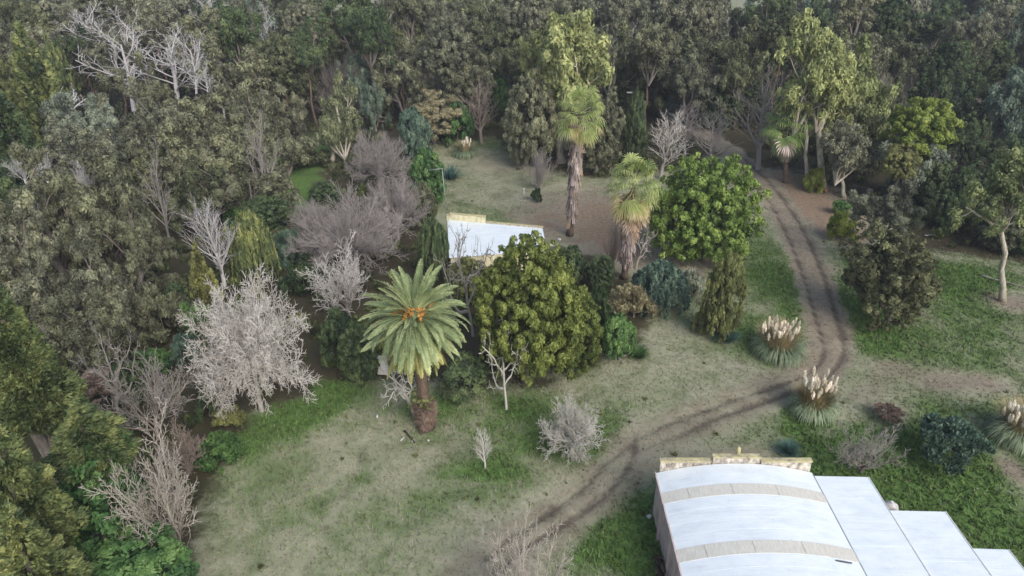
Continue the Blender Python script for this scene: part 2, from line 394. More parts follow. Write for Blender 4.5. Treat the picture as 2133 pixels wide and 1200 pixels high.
BR = {}   # bare trees: list of (mesh trunk+limbs, mesh twigs, rx, h)
def bare(seed, starts, levels, sides, rmin=.0016):
    rng = np.random.default_rng(seed)
    segs, nl = grow(rng, starts(rng), levels); cut = 2
    v1, f1 = tubes(segs[:cut], sides[:cut]); v2, f2 = tubes(segs[cut:], sides[cut:])
    allv = v2; rx = np.percentile(np.abs(allv[:, :2]), 98.5); h = np.percentile(allv[:, 2], 99.7)
    return mesh_np('trunk', v1, f1, smooth=True), mesh_np('twigs', v2, f2), rx, h
def one(L=.5, R=.03, lean=.05):
    return lambda rng: (np.zeros((1, 3)), np.array([[rng.normal(0, lean), rng.normal(0, lean), 1]]), np.array([L]), np.array([R]))
def many(k, L, R, sp, r0=.02):
    def f(rng):
        az = np.arange(k) * 2.4 + rng.random(k); an = np.radians(rng.uniform(4, sp, k))
        d = np.stack([np.cos(az) * np.sin(an), np.sin(az) * np.sin(an), np.cos(an)], 1)
        p = np.stack([np.cos(az) * r0, np.sin(az) * r0, np.zeros(k)], 1)
        return p, d, rng.uniform(.7, 1.1, k) * L, np.full(k, R)
    return f
T_ = dict
def ball(seed, limbs, zc, L, subs, trunk_r=.02, zlow=-.55, wob=.1, rl=.0075, rt=.0022, trop=.03):
    rng = np.random.default_rng(seed); d = sphere_pts(rng, limbs, zlow)
    st = (np.zeros((limbs, 3)) + np.array([0, 0, zc]) + np.array([0, 0, 1]) * rng.uniform(-.06, .06, limbs)[:, None], d, L * rng.uniform(.8, 1.12, limbs), np.full(limbs, rl))
    lv = [T_(seg=6, wob=wob, trop=trop, taper=.4)] + subs
    segs, nl = grow(rng, st, lv)
    tr = (np.array([[0, 0, -.02], [0, 0, zc * .5]]), np.array([[0, 0, zc * .5], [0, 0, zc]]), np.array([trunk_r * 1.3, trunk_r]), np.array([trunk_r, trunk_r * .8]))
    v1, f1 = tubes([tr] + segs[:2], [8, 5, 4]); v2, f2 = tubes(segs[2:], [3] * len(segs[2:]))
    rx = np.percentile(np.linalg.norm(v2[:, :2], axis=1), 98.5); h = np.percentile(v2[:, 2], 99.5)
    return mesh_np('trunk', v1, f1, smooth=True), mesh_np('twigs', v2, f2), rx, h
T_ = dict
BR['round'] = [ball(100 + i, 26, .34, .44, [T_(n=13, len=.42, ang=46, t0=.12, rr=.5, seg=3, wob=.14, trop=.02, shape=.2), T_(n=8, len=.5, ang=44, t0=.12, rr=.5, seg=2, wob=.16, trop=.05, rmin=.0022), T_(n=4, len=.6, ang=42, t0=.2, rr=.7, seg=1, wob=.2, trop=.05, rmin=.0018)]) for i in range(1)]
BR['mist'] = [ball(105 + i, 24, .3, .42, [T_(n=12, len=.5, ang=34, t0=.15, rr=.5, seg=3, wob=.1, trop=.14, shape=.2, lift=.15), T_(n=8, len=.5, ang=30, t0=.12, rr=.5, seg=2, wob=.1, trop=.16, rmin=.0018), T_(n=4, len=.6, ang=28, t0=.2, rr=.7, seg=1, wob=.12, trop=.12, rmin=.0014)], zlow=-.45, rl=.008, trop=.05) for i in range(2)]
BR['lowball'] = [ball(108, 30, .22, .5, [T_(n=9, len=.4, ang=40, t0=.25, rr=.55, seg=4, wob=.14, trop=.05, shape=.2), T_(n=6, len=.5, ang=40, t0=.2, rr=.55, seg=2, wob=.16, trop=.05, rmin=.0034), T_(n=4, len=.5, ang=40, t0=.3, rr=.7, seg=1, wob=.16, rmin=.003)], zlow=-.25, rl=.013, trunk_r=.03)]
BR['snagtop'] = [bare(170 + i, one(.7, .022, .08), [T_(seg=6, wob=.07, trop=.1, taper=.35), T_(n=10, len=.72, ang=38, angv=14, t0=.15, rr=.55, seg=6, wob=.11, trop=.1, shape=.35),
    T_(n=7, len=.45, ang=40, t0=.2, rr=.5, seg=4, wob=.15, trop=.06), T_(n=5, len=.5, ang=38, t0=.3, rr=.55, seg=2, wob=.18, rmin=.0028)], [8, 6, 4, 3]) for i in range(3)]
BR['up'] = [bare(110 + i, one(.85, .022), [T_(seg=8, wob=.05, trop=.1, taper=.25), T_(n=22, len=.5, ang=38, angv=8, t0=.18, rr=.5, seg=5, wob=.08, trop=.12, shape=.55),
    T_(n=7, len=.5, ang=30, t0=.2, rr=.5, seg=3, wob=.1, trop=.12, rmin=.002), T_(n=5, len=.5, ang=30, t0=.2, rr=.6, seg=2, wob=.1, trop=.12, rmin=.0016)], [7, 5, 3, 3]) for i in range(2)]
BR['snag'] = [bare(120 + i, one(.55, .035, .12), [T_(seg=6, wob=.12, trop=.1, taper=.45), T_(n=8, len=.8, ang=40, angv=12, t0=.25, rr=.55, seg=6, wob=.24, trop=.1, shape=.3),
    T_(n=5, len=.5, ang=45, t0=.25, rr=.5, seg=4, wob=.26, trop=.05), T_(n=3, len=.5, ang=42, t0=.3, rr=.55, seg=2, wob=.25, rmin=.003)], [8, 6, 4, 3]) for i in range(3)]
BR['bush'] = [bare(130 + i, many(15, .8, .010, 72), [T_(seg=5, wob=.12, trop=.08, taper=.4), T_(n=8, len=.5, ang=34, t0=.12, rr=.55, seg=4, wob=.16, trop=.06),
    T_(n=6, len=.5, ang=34, t0=.2, rr=.55, seg=3, wob=.16, trop=.06), T_(n=4, len=.5, ang=34, t0=.2, rr=.6, seg=2, wob=.16, rmin=.003)], [6, 4, 3, 3]) for i in range(2)]
BR['fan'] = [bare(140 + i, many(16, .85, .011, 42), [T_(seg=5, wob=.06, trop=.06, taper=.35), T_(n=9, len=.5, ang=22, t0=.15, rr=.5, seg=3, wob=.1, trop=.08),
    T_(n=5, len=.5, ang=26, t0=.2, rr=.55, seg=2, wob=.12, rmin=.003)], [5, 4, 3]) for i in range(2)]
BR['spread'] = [bare(150 + i, one(.2, .024), [T_(seg=3, wob=.08, taper=.75), T_(n=12, len=2.8, ang=48, angv=20, t0=.3, rr=.5, seg=7, wob=.1, trop=.08, shape=.15),
    T_(n=9, len=.42, ang=38, t0=.2, rr=.45, seg=4, wob=.13, trop=.08), T_(n=6, len=.5, ang=36, t0=.2, rr=.5, seg=3, wob=.15, trop=.06, rmin=.0026), T_(n=4, len=.5, ang=36, t0=.2, rr=.6, seg=1, wob=.2, rmin=.002)], [8, 6, 4, 3, 3]) for i in range(2)]
BR['crooked'] = [bare(160 + i, one(.35, .022, .1), [T_(seg=4, wob=.15, trop=.1, taper=.6), T_(n=6, len=1.4, ang=45, angv=15, t0=.4, rr=.62, seg=8, wob=.28, trop=.1, shape=.2),
    T_(n=6, len=.4, ang=50, t0=.25, rr=.55, seg=5, wob=.3, trop=.1), T_(n=4, len=.45, ang=45, t0=.3, rr=.55, seg=3, wob=.28, rmin=.004)], [8, 6, 4, 3]) for i in range(2)]

PRNG = random.Random(5)
def fit_box(box, h=None, base=None, rise=1.0, cap=9.0):
    """crown bounding box in the photo -> crown centre, radii a (across), b (up), ground point"""
    x0, y0, x1, y1 = box; cx, cy = (x0 + x1) / 2, (y0 + y1) / 2
    if base is not None:
        gx, gy, _ = at(base[0], base[1]); X, Y, Z, t = at_depth(cx, cy, gy)
        a = (x1 - x0) / 2 * t / F; e = (y1 - y0) / 2 * t / F
        c = -ray(cx, cy)[2] / math.hypot(*ray(cx, cy)); th = math.asin(c)
        q = e * e - (a * math.sin(th)) ** 2; b = math.sqrt(max(q, (.35 * e) ** 2)) / math.cos(th)
        b = min(b, Z - .1) if Z > .6 else max(Z, .5)
        return (X, Y, Z), a, b, (gx, gy)
    b = h * .4
    for _ in range(12):
        Z = h - b; X, Y, t = at(cx, cy, Z)
        a = (x1 - x0) / 2 * t / F; e = (y1 - y0) / 2 * t / F
        c = -ray(cx, cy)[2] / math.hypot(*ray(cx, cy)); th = math.asin(c)
        q = e * e - (a * math.sin(th)) ** 2; bn = math.sqrt(max(q, (.35 * e) ** 2)) / math.cos(th); bn = min(bn, h / 2 * rise, cap * a)
        b = .5 * b + .5 * bn
    return (X, Y, h - b), a, b, (X + a * PRNG.uniform(-.12, .12), Y + a * PRNG.uniform(-.12, .12))
def trunk_mesh(pts, r0, r1, seed, n=7):
    rng = random.Random(seed); P0, P1 = np.array(pts[0], float), np.array(pts[-1], float); P = []; R = []
    K = 8
    path = [np.array(p, float) for p in pts]; segn = len(path) - 1
    for i in range(K + 1):
        f = i / K * segn; j = min(int(f), segn - 1); p = path[j] * (1 - (f - j)) + path[j + 1] * (f - j)
        w = math.sin(math.pi * i / K) * r0 * 1.2
        P.append(p + np.array([rng.uniform(-w, w), rng.uniform(-w, w), 0])); R.append(r0 + (r1 - r0) * i / K + (r0 * .45 if i == 0 else 0))
    mb = MB(); mb.tube(P, R, n); return mb
COUNT = [0]
def tree(name, cat, label, kind, box, mat, h=None, base=None, var=None, trunk='bark_grey', group=None, tr=None, limbs=True, rise=1.0, rz=None, cap=9.0):
    COUNT[0] += 1; k = COUNT[0]
    (X, Y, Z), a, b, (gx, gy) = fit_box(box, h, base, rise, cap)
    v = CR[kind][(var if var is not None else k) % len(CR[kind])]
    root = tag(empty(name, (gx, gy, 0)), label, cat, group)
    rzz = PRNG.uniform(0, 6.28) if rz is None else rz
    off = (X - gx, Y - gy, Z)
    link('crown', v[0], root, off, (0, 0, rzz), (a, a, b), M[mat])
    if v[1] is not None and limbs: link('limbs', v[1], root, off, (0, 0, rzz), (a, a, b), M[trunk])
    r0 = tr or max(.07, .028 * (Z + b))
    zt = Z - b * .55 if Z - b * .55 > .5 else Z
    lo = np.array((off[0], off[1], zt))
    trunk_mesh([(0, 0, -.1), (lo[0] * .45, lo[1] * .45, zt * .46), tuple(lo), (off[0], off[1], Z + .1 * b)], r0, r0 * .4, k).build('trunk', M[trunk], root, smooth=True)
    return root
def bare_tree(name, cat, label, kind, base, top, w, mat, var=0, group=None, rz=None, twig=None, h=None, hp=None):
    """base: pixel of the foot, top: row of the top, w: width in photo pixels; or top pixel and height h when the foot is hidden"""
    COUNT[0] += 1
    if h is None:
        gx, gy, t = at(base[0], base[1]); _, _, Zt, t2 = at_depth(base[0], top, gy); Zt = max(Zt, .4)
    else:
        gx, gy, t2 = at(base[0], top, h); Zt = h
    v = BR[kind][var % len(BR[kind])]
    hh = hp or Zt; s = w / 2 * t2 / F / v[2]; sz = hh / v[3]; off = (0, 0, Zt - hh)
    root = tag(empty(name, (gx, gy, 0), PRNG.uniform(0, 6.28) if rz is None else rz), label, cat, group)
    link('limbs' if hp else 'trunk', v[0], root, off, None, (s, s, sz), M[mat]); tag(link('twigs', v[1], root, off, None, (s, s, sz), M[twig or mat]), kind='stuff')
    if hp: trunk_mesh([(0, 0, -.1), (.1, 0, (Zt - hh) * .5), (0, 0, Zt - hh + .2)], .22, .12, COUNT[0]).build('trunk', M[mat], root, smooth=True)
    return root

# ------------------------------------------------------------------ ground: zones of grass, dirt, mud and leaf litter
def w2(pts): return np.array([at(px, py)[:2] for px, py in pts])
def line_dist(P, line):
    d = np.full(len(P), 1e9)
    for a, b in zip(line[:-1], line[1:]):
        ab = b - a; t = np.clip(((P - a) @ ab) / (ab @ ab), 0, 1); d = np.minimum(d, np.linalg.norm(P - a - t[:, None] * ab, axis=1))
    return d
def pip(P, poly):
    ins = np.zeros(len(P), bool); x, y = P[:, 0], P[:, 1]; n = len(poly)
    for i in range(n):
        x0, y0 = poly[i]; x1, y1 = poly[(i + 1) % n]
        c = ((y0 > y) != (y1 > y)) & (x < (x1 - x0) * (y - y0) / (y1 - y0 + 1e-12) + x0); ins ^= c
    return ins
def spline(pts, k=6):
    p = np.array(pts, float); p = np.vstack([2 * p[0] - p[1], p, 2 * p[-1] - p[-2]]); o = []
    for i in range(1, len(p) - 2):
        for t in np.linspace(0, 1, k, endpoint=False):
            a, b, c, d = p[i - 1:i + 3]; o.append(.5 * (2 * b + (c - a) * t + (2 * a - 5 * b + 4 * c - d) * t * t + (3 * b - a - 3 * c + d) * t ** 3))
    o.append(p[-2]); return np.array(o)
TRACK = spline(w2([(1440,262),(1500,300),(1555,345),(1600,395),(1645,465),(1685,545),(1708,620),(1728,690),(1722,745),(1680,785),(1600,815),(1500,855)]))
TRACK2 = spline(w2([(1640,800),(1540,840),(1440,878),(1370,905),(1320,945),(1285,990),(1215,1045),(1140,1095),(1070,1140),(960,1230)]))
RUTL = spline(w2([(1530,335),(1580,385),(1628,465),(1665,550),(1693,640),(1712,705),(1716,740),(1690,775),(1640,797),(1560,822)]))
RUTR = spline(w2([(1555,335),(1608,385),(1668,470),(1710,560),(1738,645),(1757,710),(1752,750),(1715,790),(1655,815),(1590,838),(1480,875)]))
RUT3 = spline(w2([(1325,905),(1318,950),(1290,1000),(1245,1045),(1195,1080),(1130,1118),(1070,1160),(1020,1210)]))
RUT4 = spline(w2([(1262,965),(1225,1010),(1180,1045),(1120,1085),(1070,1120),(1010,1165)]))
LINK1 = spline(w2([(1560,822),(1480,850),(1400,880),(1345,908),(1300,940),(1262,965)]))
LINK2 = spline(w2([(1480,875),(1420,905),(1365,925),(1330,940),(1318,950)]))
FAINT = spline(w2([(840,830),(770,920),(720,1020),(660,1130),(620,1210)]))
WOOD = w2([(380,1330),(420,1100),(445,1010),(500,925),(600,862),(690,800),(860,800),(980,812),(1180,772),(1260,752),(1350,718),(1372,650),(1330,590),(1260,530),(1180,505),(1130,520),(930,545),(900,440),(850,330),(905,292),(1040,288),(1080,345),(1200,372),(1300,372),(1420,350),(1500,318),(1580,352),(1700,392),(1760,420),(1840,450),(1900,520),(2010,535),(2133,545),(2300,640),(2420,900),(2700,1330),(3600,1330),(3400,500),(3400,130),(-400,130),(-900,1330)])
BUSHP = w2([(2060,640),(2133,600),(2300,650),(2250,700),(2110,665)])
# (channel, x, y, rx, ry, strength): channels 0 green, 1 dry dirt, 2 mud, 3 litter
BLOB = [(0,1770,640,45,120,.9),(0,1800,560,40,40,.7),(0,1990,600,90,55,1.0),(0,1900,700,190,45,.75),(0,2060,570,110,30,.55),(0,1960,770,120,25,.5),(0,1590,560,55,130,.8),(0,1560,700,60,60,.55),(0,1650,560,25,70,.35),
        (0,600,880,95,30,1.0),(0,520,925,45,30,.9),(0,690,815,60,25,.9),(0,640,850,60,20,.7),(0,900,850,70,45,.6),(0,1090,850,60,35,.65),(0,1200,925,120,40,.65),(0,1185,945,60,18,.6),(0,1290,890,60,50,.45),(0,1020,985,55,28,.6),(0,960,1000,80,40,.4),(0,870,925,60,16,.5),(0,740,995,22,14,.5),(0,880,1050,60,30,.35),(0,1060,940,80,60,.35),
        (0,1270,1130,110,65,1.1),(0,1330,1090,55,90,1.0),(0,1300,1000,40,40,.5),(0,1660,855,60,26,1.0),(0,1690,885,50,12,.8),(0,1620,805,55,9,.9),(0,1750,955,80,45,1.0),(0,1900,1010,190,70,.95),(0,2080,1100,90,90,.9),(0,1940,890,90,60,.6),(0,1850,930,60,40,.7),(0,2010,960,120,50,.8),(0,2060,850,60,30,.4),
        (0,625,340,60,80,1.2),(0,600,430,50,40,1.0),(0,1000,300,70,22,.3),(0,1100,450,120,30,.3),(0,970,470,60,60,.45),(0,1150,490,60,22,.4),(0,740,760,60,60,.3),(0,780,830,80,40,.2),(0,1420,640,60,40,.25),
        (1,1705,430,80,40,1.5),(1,1655,378,60,24,1.4),(1,1750,480,50,30,1.3),(1,1230,440,90,55,.95),(1,1290,490,60,60,1.05),(1,1130,470,60,30,.6),(1,1120,440,70,30,.3),(1,1050,345,110,25,.5),(1,1000,420,110,30,.2),(1,1280,500,70,30,.6),(1,1450,540,80,18,.9),(1,1390,700,60,40,.25),(1,1540,760,50,14,.35),
        (1,980,1010,60,12,.3),(1,880,935,90,14,.35),(1,1130,960,70,16,.35),(1,1360,900,60,25,.5),(1,1950,790,110,30,.55),(1,1850,760,70,20,.5),(1,2040,800,80,25,.5),(1,1800,820,60,25,.5),(1,2110,980,30,40,.9),(1,1430,945,100,20,.45),(1,1560,945,90,18,.5),(1,2110,630,60,20,1.0),(1,1120,470,40,12,.3),(1,1860,858,34,14,.7),
        (3,1850,680,60,18,.6),(3,895,885,40,14,.5),(3,1130,800,60,15,.6),(3,2090,640,60,16,.5),(3,1990,955,60,16,.4)]
def zones(P):
    Z = np.zeros((len(P), 4)); rng = np.random.default_rng(3)
    Z[:, 0] = .24 + .1 * np.sin(P[:, 0] * .31 + 2 * np.sin(P[:, 1] * .17)) + .08 * np.sin(P[:, 1] * .43 + P[:, 0] * .11)
    lit = np.zeros(len(P))
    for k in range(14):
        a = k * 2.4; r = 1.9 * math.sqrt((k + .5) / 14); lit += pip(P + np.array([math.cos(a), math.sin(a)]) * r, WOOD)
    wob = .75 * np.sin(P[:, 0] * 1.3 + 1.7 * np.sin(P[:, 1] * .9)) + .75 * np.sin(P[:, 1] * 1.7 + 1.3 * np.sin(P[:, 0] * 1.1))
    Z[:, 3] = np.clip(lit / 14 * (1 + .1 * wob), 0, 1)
    for ch, px, py, rx, ry, s in BLOB:
        x, y, t = at(px, py); RX = rx * t / F; RY = abs(at(px, py - ry)[1] - at(px, py + ry)[1]) / 2
        q = ((P[:, 0] - x) / RX) ** 2 + ((P[:, 1] - y) / RY) ** 2
        g = np.exp(-(q * (1 + .25 * wob)) * .9) * s
        Z[:, ch] += g
        if ch == 0: Z[:, 3] -= g * (.9 if s >= 1 else .3)
        if ch == 1: Z[:, 3] -= g * .7; Z[:, 0] -= g * .8
    for L, w, s in ((TRACK, 2.05, 1.0), (TRACK2, 2.2, .62)):
        d = line_dist(P, L); g = s / (1 + np.exp(np.minimum((d + .25 * wob - w) * 3.2, 40))); Z[:, 1] = np.maximum(Z[:, 1] * (1 - .6 * g), g * .92); Z[:, 0] -= g * 1.2; Z[:, 3] -= g * .9
    dep = np.zeros(len(P))
    for L, w, s in ((RUTL, .21, .95), (RUTR, .27, .95), (RUT3, .3, .85), (RUT4, .26, .8), (FAINT, .28, .35), (LINK1, .3, .62), (LINK2, .3, .62)):
        d = line_dist(P, L); g = s * np.exp(-(d / w) ** 2 * (1 + .3 * wob)); Z[:, 2] = np.maximum(Z[:, 2], g); Z[:, 0] -= g; dep = np.maximum(dep, g * .14)
        d2 = s * np.exp(-(d / (w * 2.6)) ** 2); Z[:, 2] = np.maximum(Z[:, 2], d2 * .35)
    far = 1 / (1 + np.exp(np.clip(-(P[:, 1] - 205) * .2, -40, 40))); Z[:, 3] *= 1 - far; Z[:, 1] = Z[:, 1] * (1 - far) + .35 * far
    return np.clip(Z, 0, 1.3), dep, lit / 14
def axis(fine0, fine1, st, lo, hi, g=1.28):
    a = list(np.arange(fine0, fine1 + st, st)); s = st
    while a[-1] < hi: s *= g; a.append(a[-1] + s)
    s = st
    while a[0] > lo: s *= g; a.insert(0, a[0] - s)
    return np.array(a)
gx = axis(-48, 68, .38, -1400, 1400); gy = axis(20, 98, .36, -300, 2600, 1.12)
GX, GY = np.meshgrid(gx, gy); GP = np.stack([GX.ravel(), GY.ravel()], 1)
Zn, dep, litw = zones(GP)
def relief(P): return .05 * np.sin(P[:, 0] * .9 + 1.4 * np.sin(P[:, 1] * .6)) * np.sin(P[:, 1] * .8 + np.sin(P[:, 0] * .7)) - .02
GZ = relief(GP) - dep + .05 * (Zn[:, 3]) * np.sin(GP[:, 0] * 3) * np.sin(GP[:, 1] * 2.7)
nx, ny = len(gx), len(gy); ii = np.arange((nx - 1) * (ny - 1)); r_, c_ = ii // (nx - 1), ii % (nx - 1)
Q = np.stack([r_ * nx + c_, r_ * nx + c_ + 1, (r_ + 1) * nx + c_ + 1, (r_ + 1) * nx + c_], 1)
trackd = np.minimum(line_dist(GP, TRACK), line_dist(GP, TRACK2))
isT = trackd[Q].mean(1) < 2.0

def ground_material():
    m, nt, out = new_mat('ground_mix')
    at_ = N(nt, 'ShaderNodeAttribute', attribute_name='zones'); sep = N(nt, 'ShaderNodeSeparateColor'); nt.links.new(at_.outputs['Color'], sep.inputs[0])
    geo = N(nt, 'ShaderNodeNewGeometry')
    def nz(scale, detail=5, rough=.6, stretch=None, dist=0):
        n = N(nt, 'ShaderNodeTexNoise'); n.inputs['Scale'].default_value = scale; n.inputs['Detail'].default_value = detail; n.inputs['Roughness'].default_value = rough; n.inputs['Distortion'].default_value = dist
        if stretch:
            mp = N(nt, 'ShaderNodeMapping'); mp.inputs['Scale'].default_value = stretch; nt.links.new(geo.outputs['Position'], mp.inputs[0]); nt.links.new(mp.outputs[0], n.inputs['Vector'])
        else: nt.links.new(geo.outputs['Position'], n.inputs['Vector'])
        return n.outputs[0]
    def mth(op, a, b=0.0, c=0.0, clamp=False):
        x = N(nt, 'ShaderNodeMath', operation=op); x.use_clamp = clamp
        for i, v in enumerate((a, b, c)):
            if hasattr(v, 'links'): nt.links.new(v, x.inputs[i])
            else: x.inputs[i].default_value = v
        return x.outputs[0]
    n1 = nz(.33, 6, .68, dist=.5); n2 = nz(2.2, 5, .7); n3 = nz(9, 3, .6); n4 = nz(.09, 3, .5); n5 = nz(26, 2, .6)
    # break a zone's edge up with noise
    def edge(ch, k=1.0, soft=.35, n=n1, bias=0.0):
        x = mth('ADD', ch, mth('MULTIPLY_ADD', n, k * 1.6, -k * .8 + bias)); y = mth('ADD', mth('ADD', x, mth('MULTIPLY_ADD', n2, 1.1, -.55)), mth('MULTIPLY_ADD', n3, .5, -.25))
        r = N(nt, 'ShaderNodeMapRange'); r.interpolation_type = 'SMOOTHSTEP'; nt.links.new(y, r.inputs[0]); r.inputs[1].default_value = .5 - soft; r.inputs[2].default_value = .5 + soft; return r.outputs[0]
    dry = ramp(nt, [(.25, S((100,104,84))), (.42, S((140,142,118))), (.58, S((172,167,143))), (.78, S((204,195,170)))], mth('MULTIPLY_ADD', n2, .55, mth('MULTIPLY_ADD', n3, .3, mth('MULTIPLY', n1, .2))))
    grn = ramp(nt, [(.25, S((54,74,42))), (.45, S((80,106,56))), (.6, S((106,134,70))), (.8, S((146,160,100)))], mth('MULTIPLY_ADD', n2, .5, mth('MULTIPLY', n3, .5)))
    olive = ramp(nt, [(.3, S((84,94,68))), (.5, S((122,130,98))), (.75, S((160,162,128)))], mth('MULTIPLY_ADD', n2, .5, mth('MULTIPLY', n5, .5)))
    dirt = ramp(nt, [(.25, S((96,86,74))), (.5, S((138,126,110))), (.75, S((174,161,143)))], mth('MULTIPLY_ADD', n2, .6, mth('MULTIPLY', n3, .4)))
    brown = ramp(nt, [(.25, S((96,82,68))), (.5, S((138,120,100))), (.8, S((176,156,134)))], mth('MULTIPLY_ADD', n2, .6, mth('MULTIPLY', n3, .4)))
    mud = ramp(nt, [(.3, S((62,56,50))), (.7, S((104,94,84)))], n3)
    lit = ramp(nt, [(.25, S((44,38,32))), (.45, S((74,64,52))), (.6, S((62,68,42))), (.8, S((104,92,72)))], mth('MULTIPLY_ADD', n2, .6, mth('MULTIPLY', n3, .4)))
    c = mixc(nt, mth('MULTIPLY', edge(n4, 1.6, .4), .75), dry.outputs[0], olive.outputs[0])
    gfac = edge(sep.outputs[0], .9, .55)
    c = mixc(nt, gfac, c, grn.outputs[0])
    c = mixc(nt, mth('MULTIPLY', edge(sep.outputs[0], 1.1, .3, bias=.12), .55), c, olive.outputs[0]) if False else c
    c = mixc(nt, mth('MULTIPLY', edge(sep.outputs[1], .5, .4), .9), c, dirt.outputs[0])
    bf = N(nt, 'ShaderNodeMapRange'); nt.links.new(mth('MULTIPLY_ADD', n2, .4, sep.outputs[1]), bf.inputs[0]); bf.inputs[1].default_value = 1.18; bf.inputs[2].default_value = 1.4
    c = mixc(nt, bf.outputs[0], c, brown.outputs[0])
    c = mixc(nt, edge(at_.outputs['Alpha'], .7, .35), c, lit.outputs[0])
    c = mixc(nt, mth('MULTIPLY', edge(sep.outputs[2], 1.0, .4), .85), c, mud.outputs[0])
    d = N(nt, 'ShaderNodeBsdfPrincipled'); d.inputs['Roughness'].default_value = .95; d.inputs['Specular IOR Level'].default_value = .1
    nt.links.new(c, d.inputs['Base Color'])
    bp = N(nt, 'ShaderNodeBump'); bp.inputs['Strength'].default_value = .7; bp.inputs['Distance'].default_value = .1
    nt.links.new(mth('MULTIPLY_ADD', n3, .5, n2), bp.inputs['Height']); nt.links.new(bp.outputs[0], d.inputs['Normal'])
    nt.links.new(d.outputs[0], out.inputs[0]); return m
M['ground'] = ground_material()
GV = np.stack([GP[:, 0], GP[:, 1], GZ], 1)
def sub_grid(name, sel):
    q = Q[sel]; u, inv = np.unique(q.ravel(), return_inverse=True)
    return mesh_np(name, GV[u], inv.reshape(-1, 4), None, M['ground'], True, Zn[u])
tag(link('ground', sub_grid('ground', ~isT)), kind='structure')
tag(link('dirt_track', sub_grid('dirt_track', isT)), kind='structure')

# grass tufts and blades over the open lawn
def tuft_mesh(seed, n, poly, size, reject):
    rng = np.random.default_rng(seed); poly = np.asarray(poly); lo, hi = poly.min(0), poly.max(0)
    P = rng.uniform(lo, hi, (n * 2, 2)); P = P[pip(P, poly)][:n]
    Z, dp, lw = zones(P); keep = reject(Z, rng.random(len(P))); P, Z, dp = P[keep], Z[keep], dp[keep]
    k = 3; K = len(P) * k; idx = np.repeat(np.arange(len(P)), k)
    az = rng.random(K) * 6.283; h = size * rng.uniform(.5, 1.4, K) * (1 + .9 * np.clip(Z[idx, 0], 0, 1)); w = h * rng.uniform(.25, .5, K)
    base = np.stack([P[idx, 0] + rng.normal(0, .06, K), P[idx, 1] + rng.normal(0, .06, K), relief(P)[idx] - dp[idx] - .02], 1)
    s = np.stack([np.cos(az), np.sin(az), np.zeros(K)], 1) * w[:, None]; ln = np.stack([rng.normal(0, .6, K), rng.normal(0, .6, K), np.ones(K)], 1) * h[:, None]
    V = np.stack([base - s * .5, base + s * .5, base + ln], 1).reshape(-1, 3)
    cz = np.repeat(np.clip(Z[idx] + rng.normal(0, .16, (K, 4)), 0, 1.2), 3, axis=0)
    return mesh_np('grass', V, np.arange(K * 3).reshape(-1, 3), None, M['ground'], False, cz)
LAWN = w2([(380,1330),(480,900),(700,780),(1000,780),(1360,690),(1330,560),(1180,500),(900,440),(860,300),(1080,285),(1480,350),(1600,330),(1860,440),(2260,540),(2420,900),(2620,1330)])
tag(link('grass', tuft_mesh(7, 110000, LAWN, .15, lambda Z, r: (r > Z[:, 1] * .85) & (r > Z[:, 2]) & (r > Z[:, 3] * .6))), 'short dry and green grass of the open clearing', 'grass', kind='stuff')

# low undergrowth on the wood floor
def undergrowth():
    rng = np.random.default_rng(11); P = rng.uniform((-75, 22), (85, 135), (2600, 2)); Z, dp, lw = zones(P)
    P = P[(lw > .75) & (Z[:, 3] > .55) & (np.minimum(line_dist(P, TRACK), 9) > 4) & ~((np.abs(P[:, 0] + 2) < 7) & (np.abs(P[:, 1] - 73) < 7))]
    P = P[rng.random(len(P)) < .85]
    R = rng.uniform(.35, 1.2, len(P)); C = np.concatenate([P, (R * rng.uniform(.1, .7, len(P)))[:, None]], 1)
    V, Fq, T = leaves(rng, C, R, 85000 / len(P), .26, 1.9, .8, 'upward', shell=.2, up=.3, outb=0, tintc=rng.normal(.42, .22, len(P)))
    V[:, 2] = np.maximum(V[:, 2], .0)
    return mesh_np('undergrowth', V, Fq, T, M['undergrowth'])
tag(link('undergrowth', undergrowth()), 'tangled low undergrowth on the floor of the wood', 'undergrowth', kind='stuff')

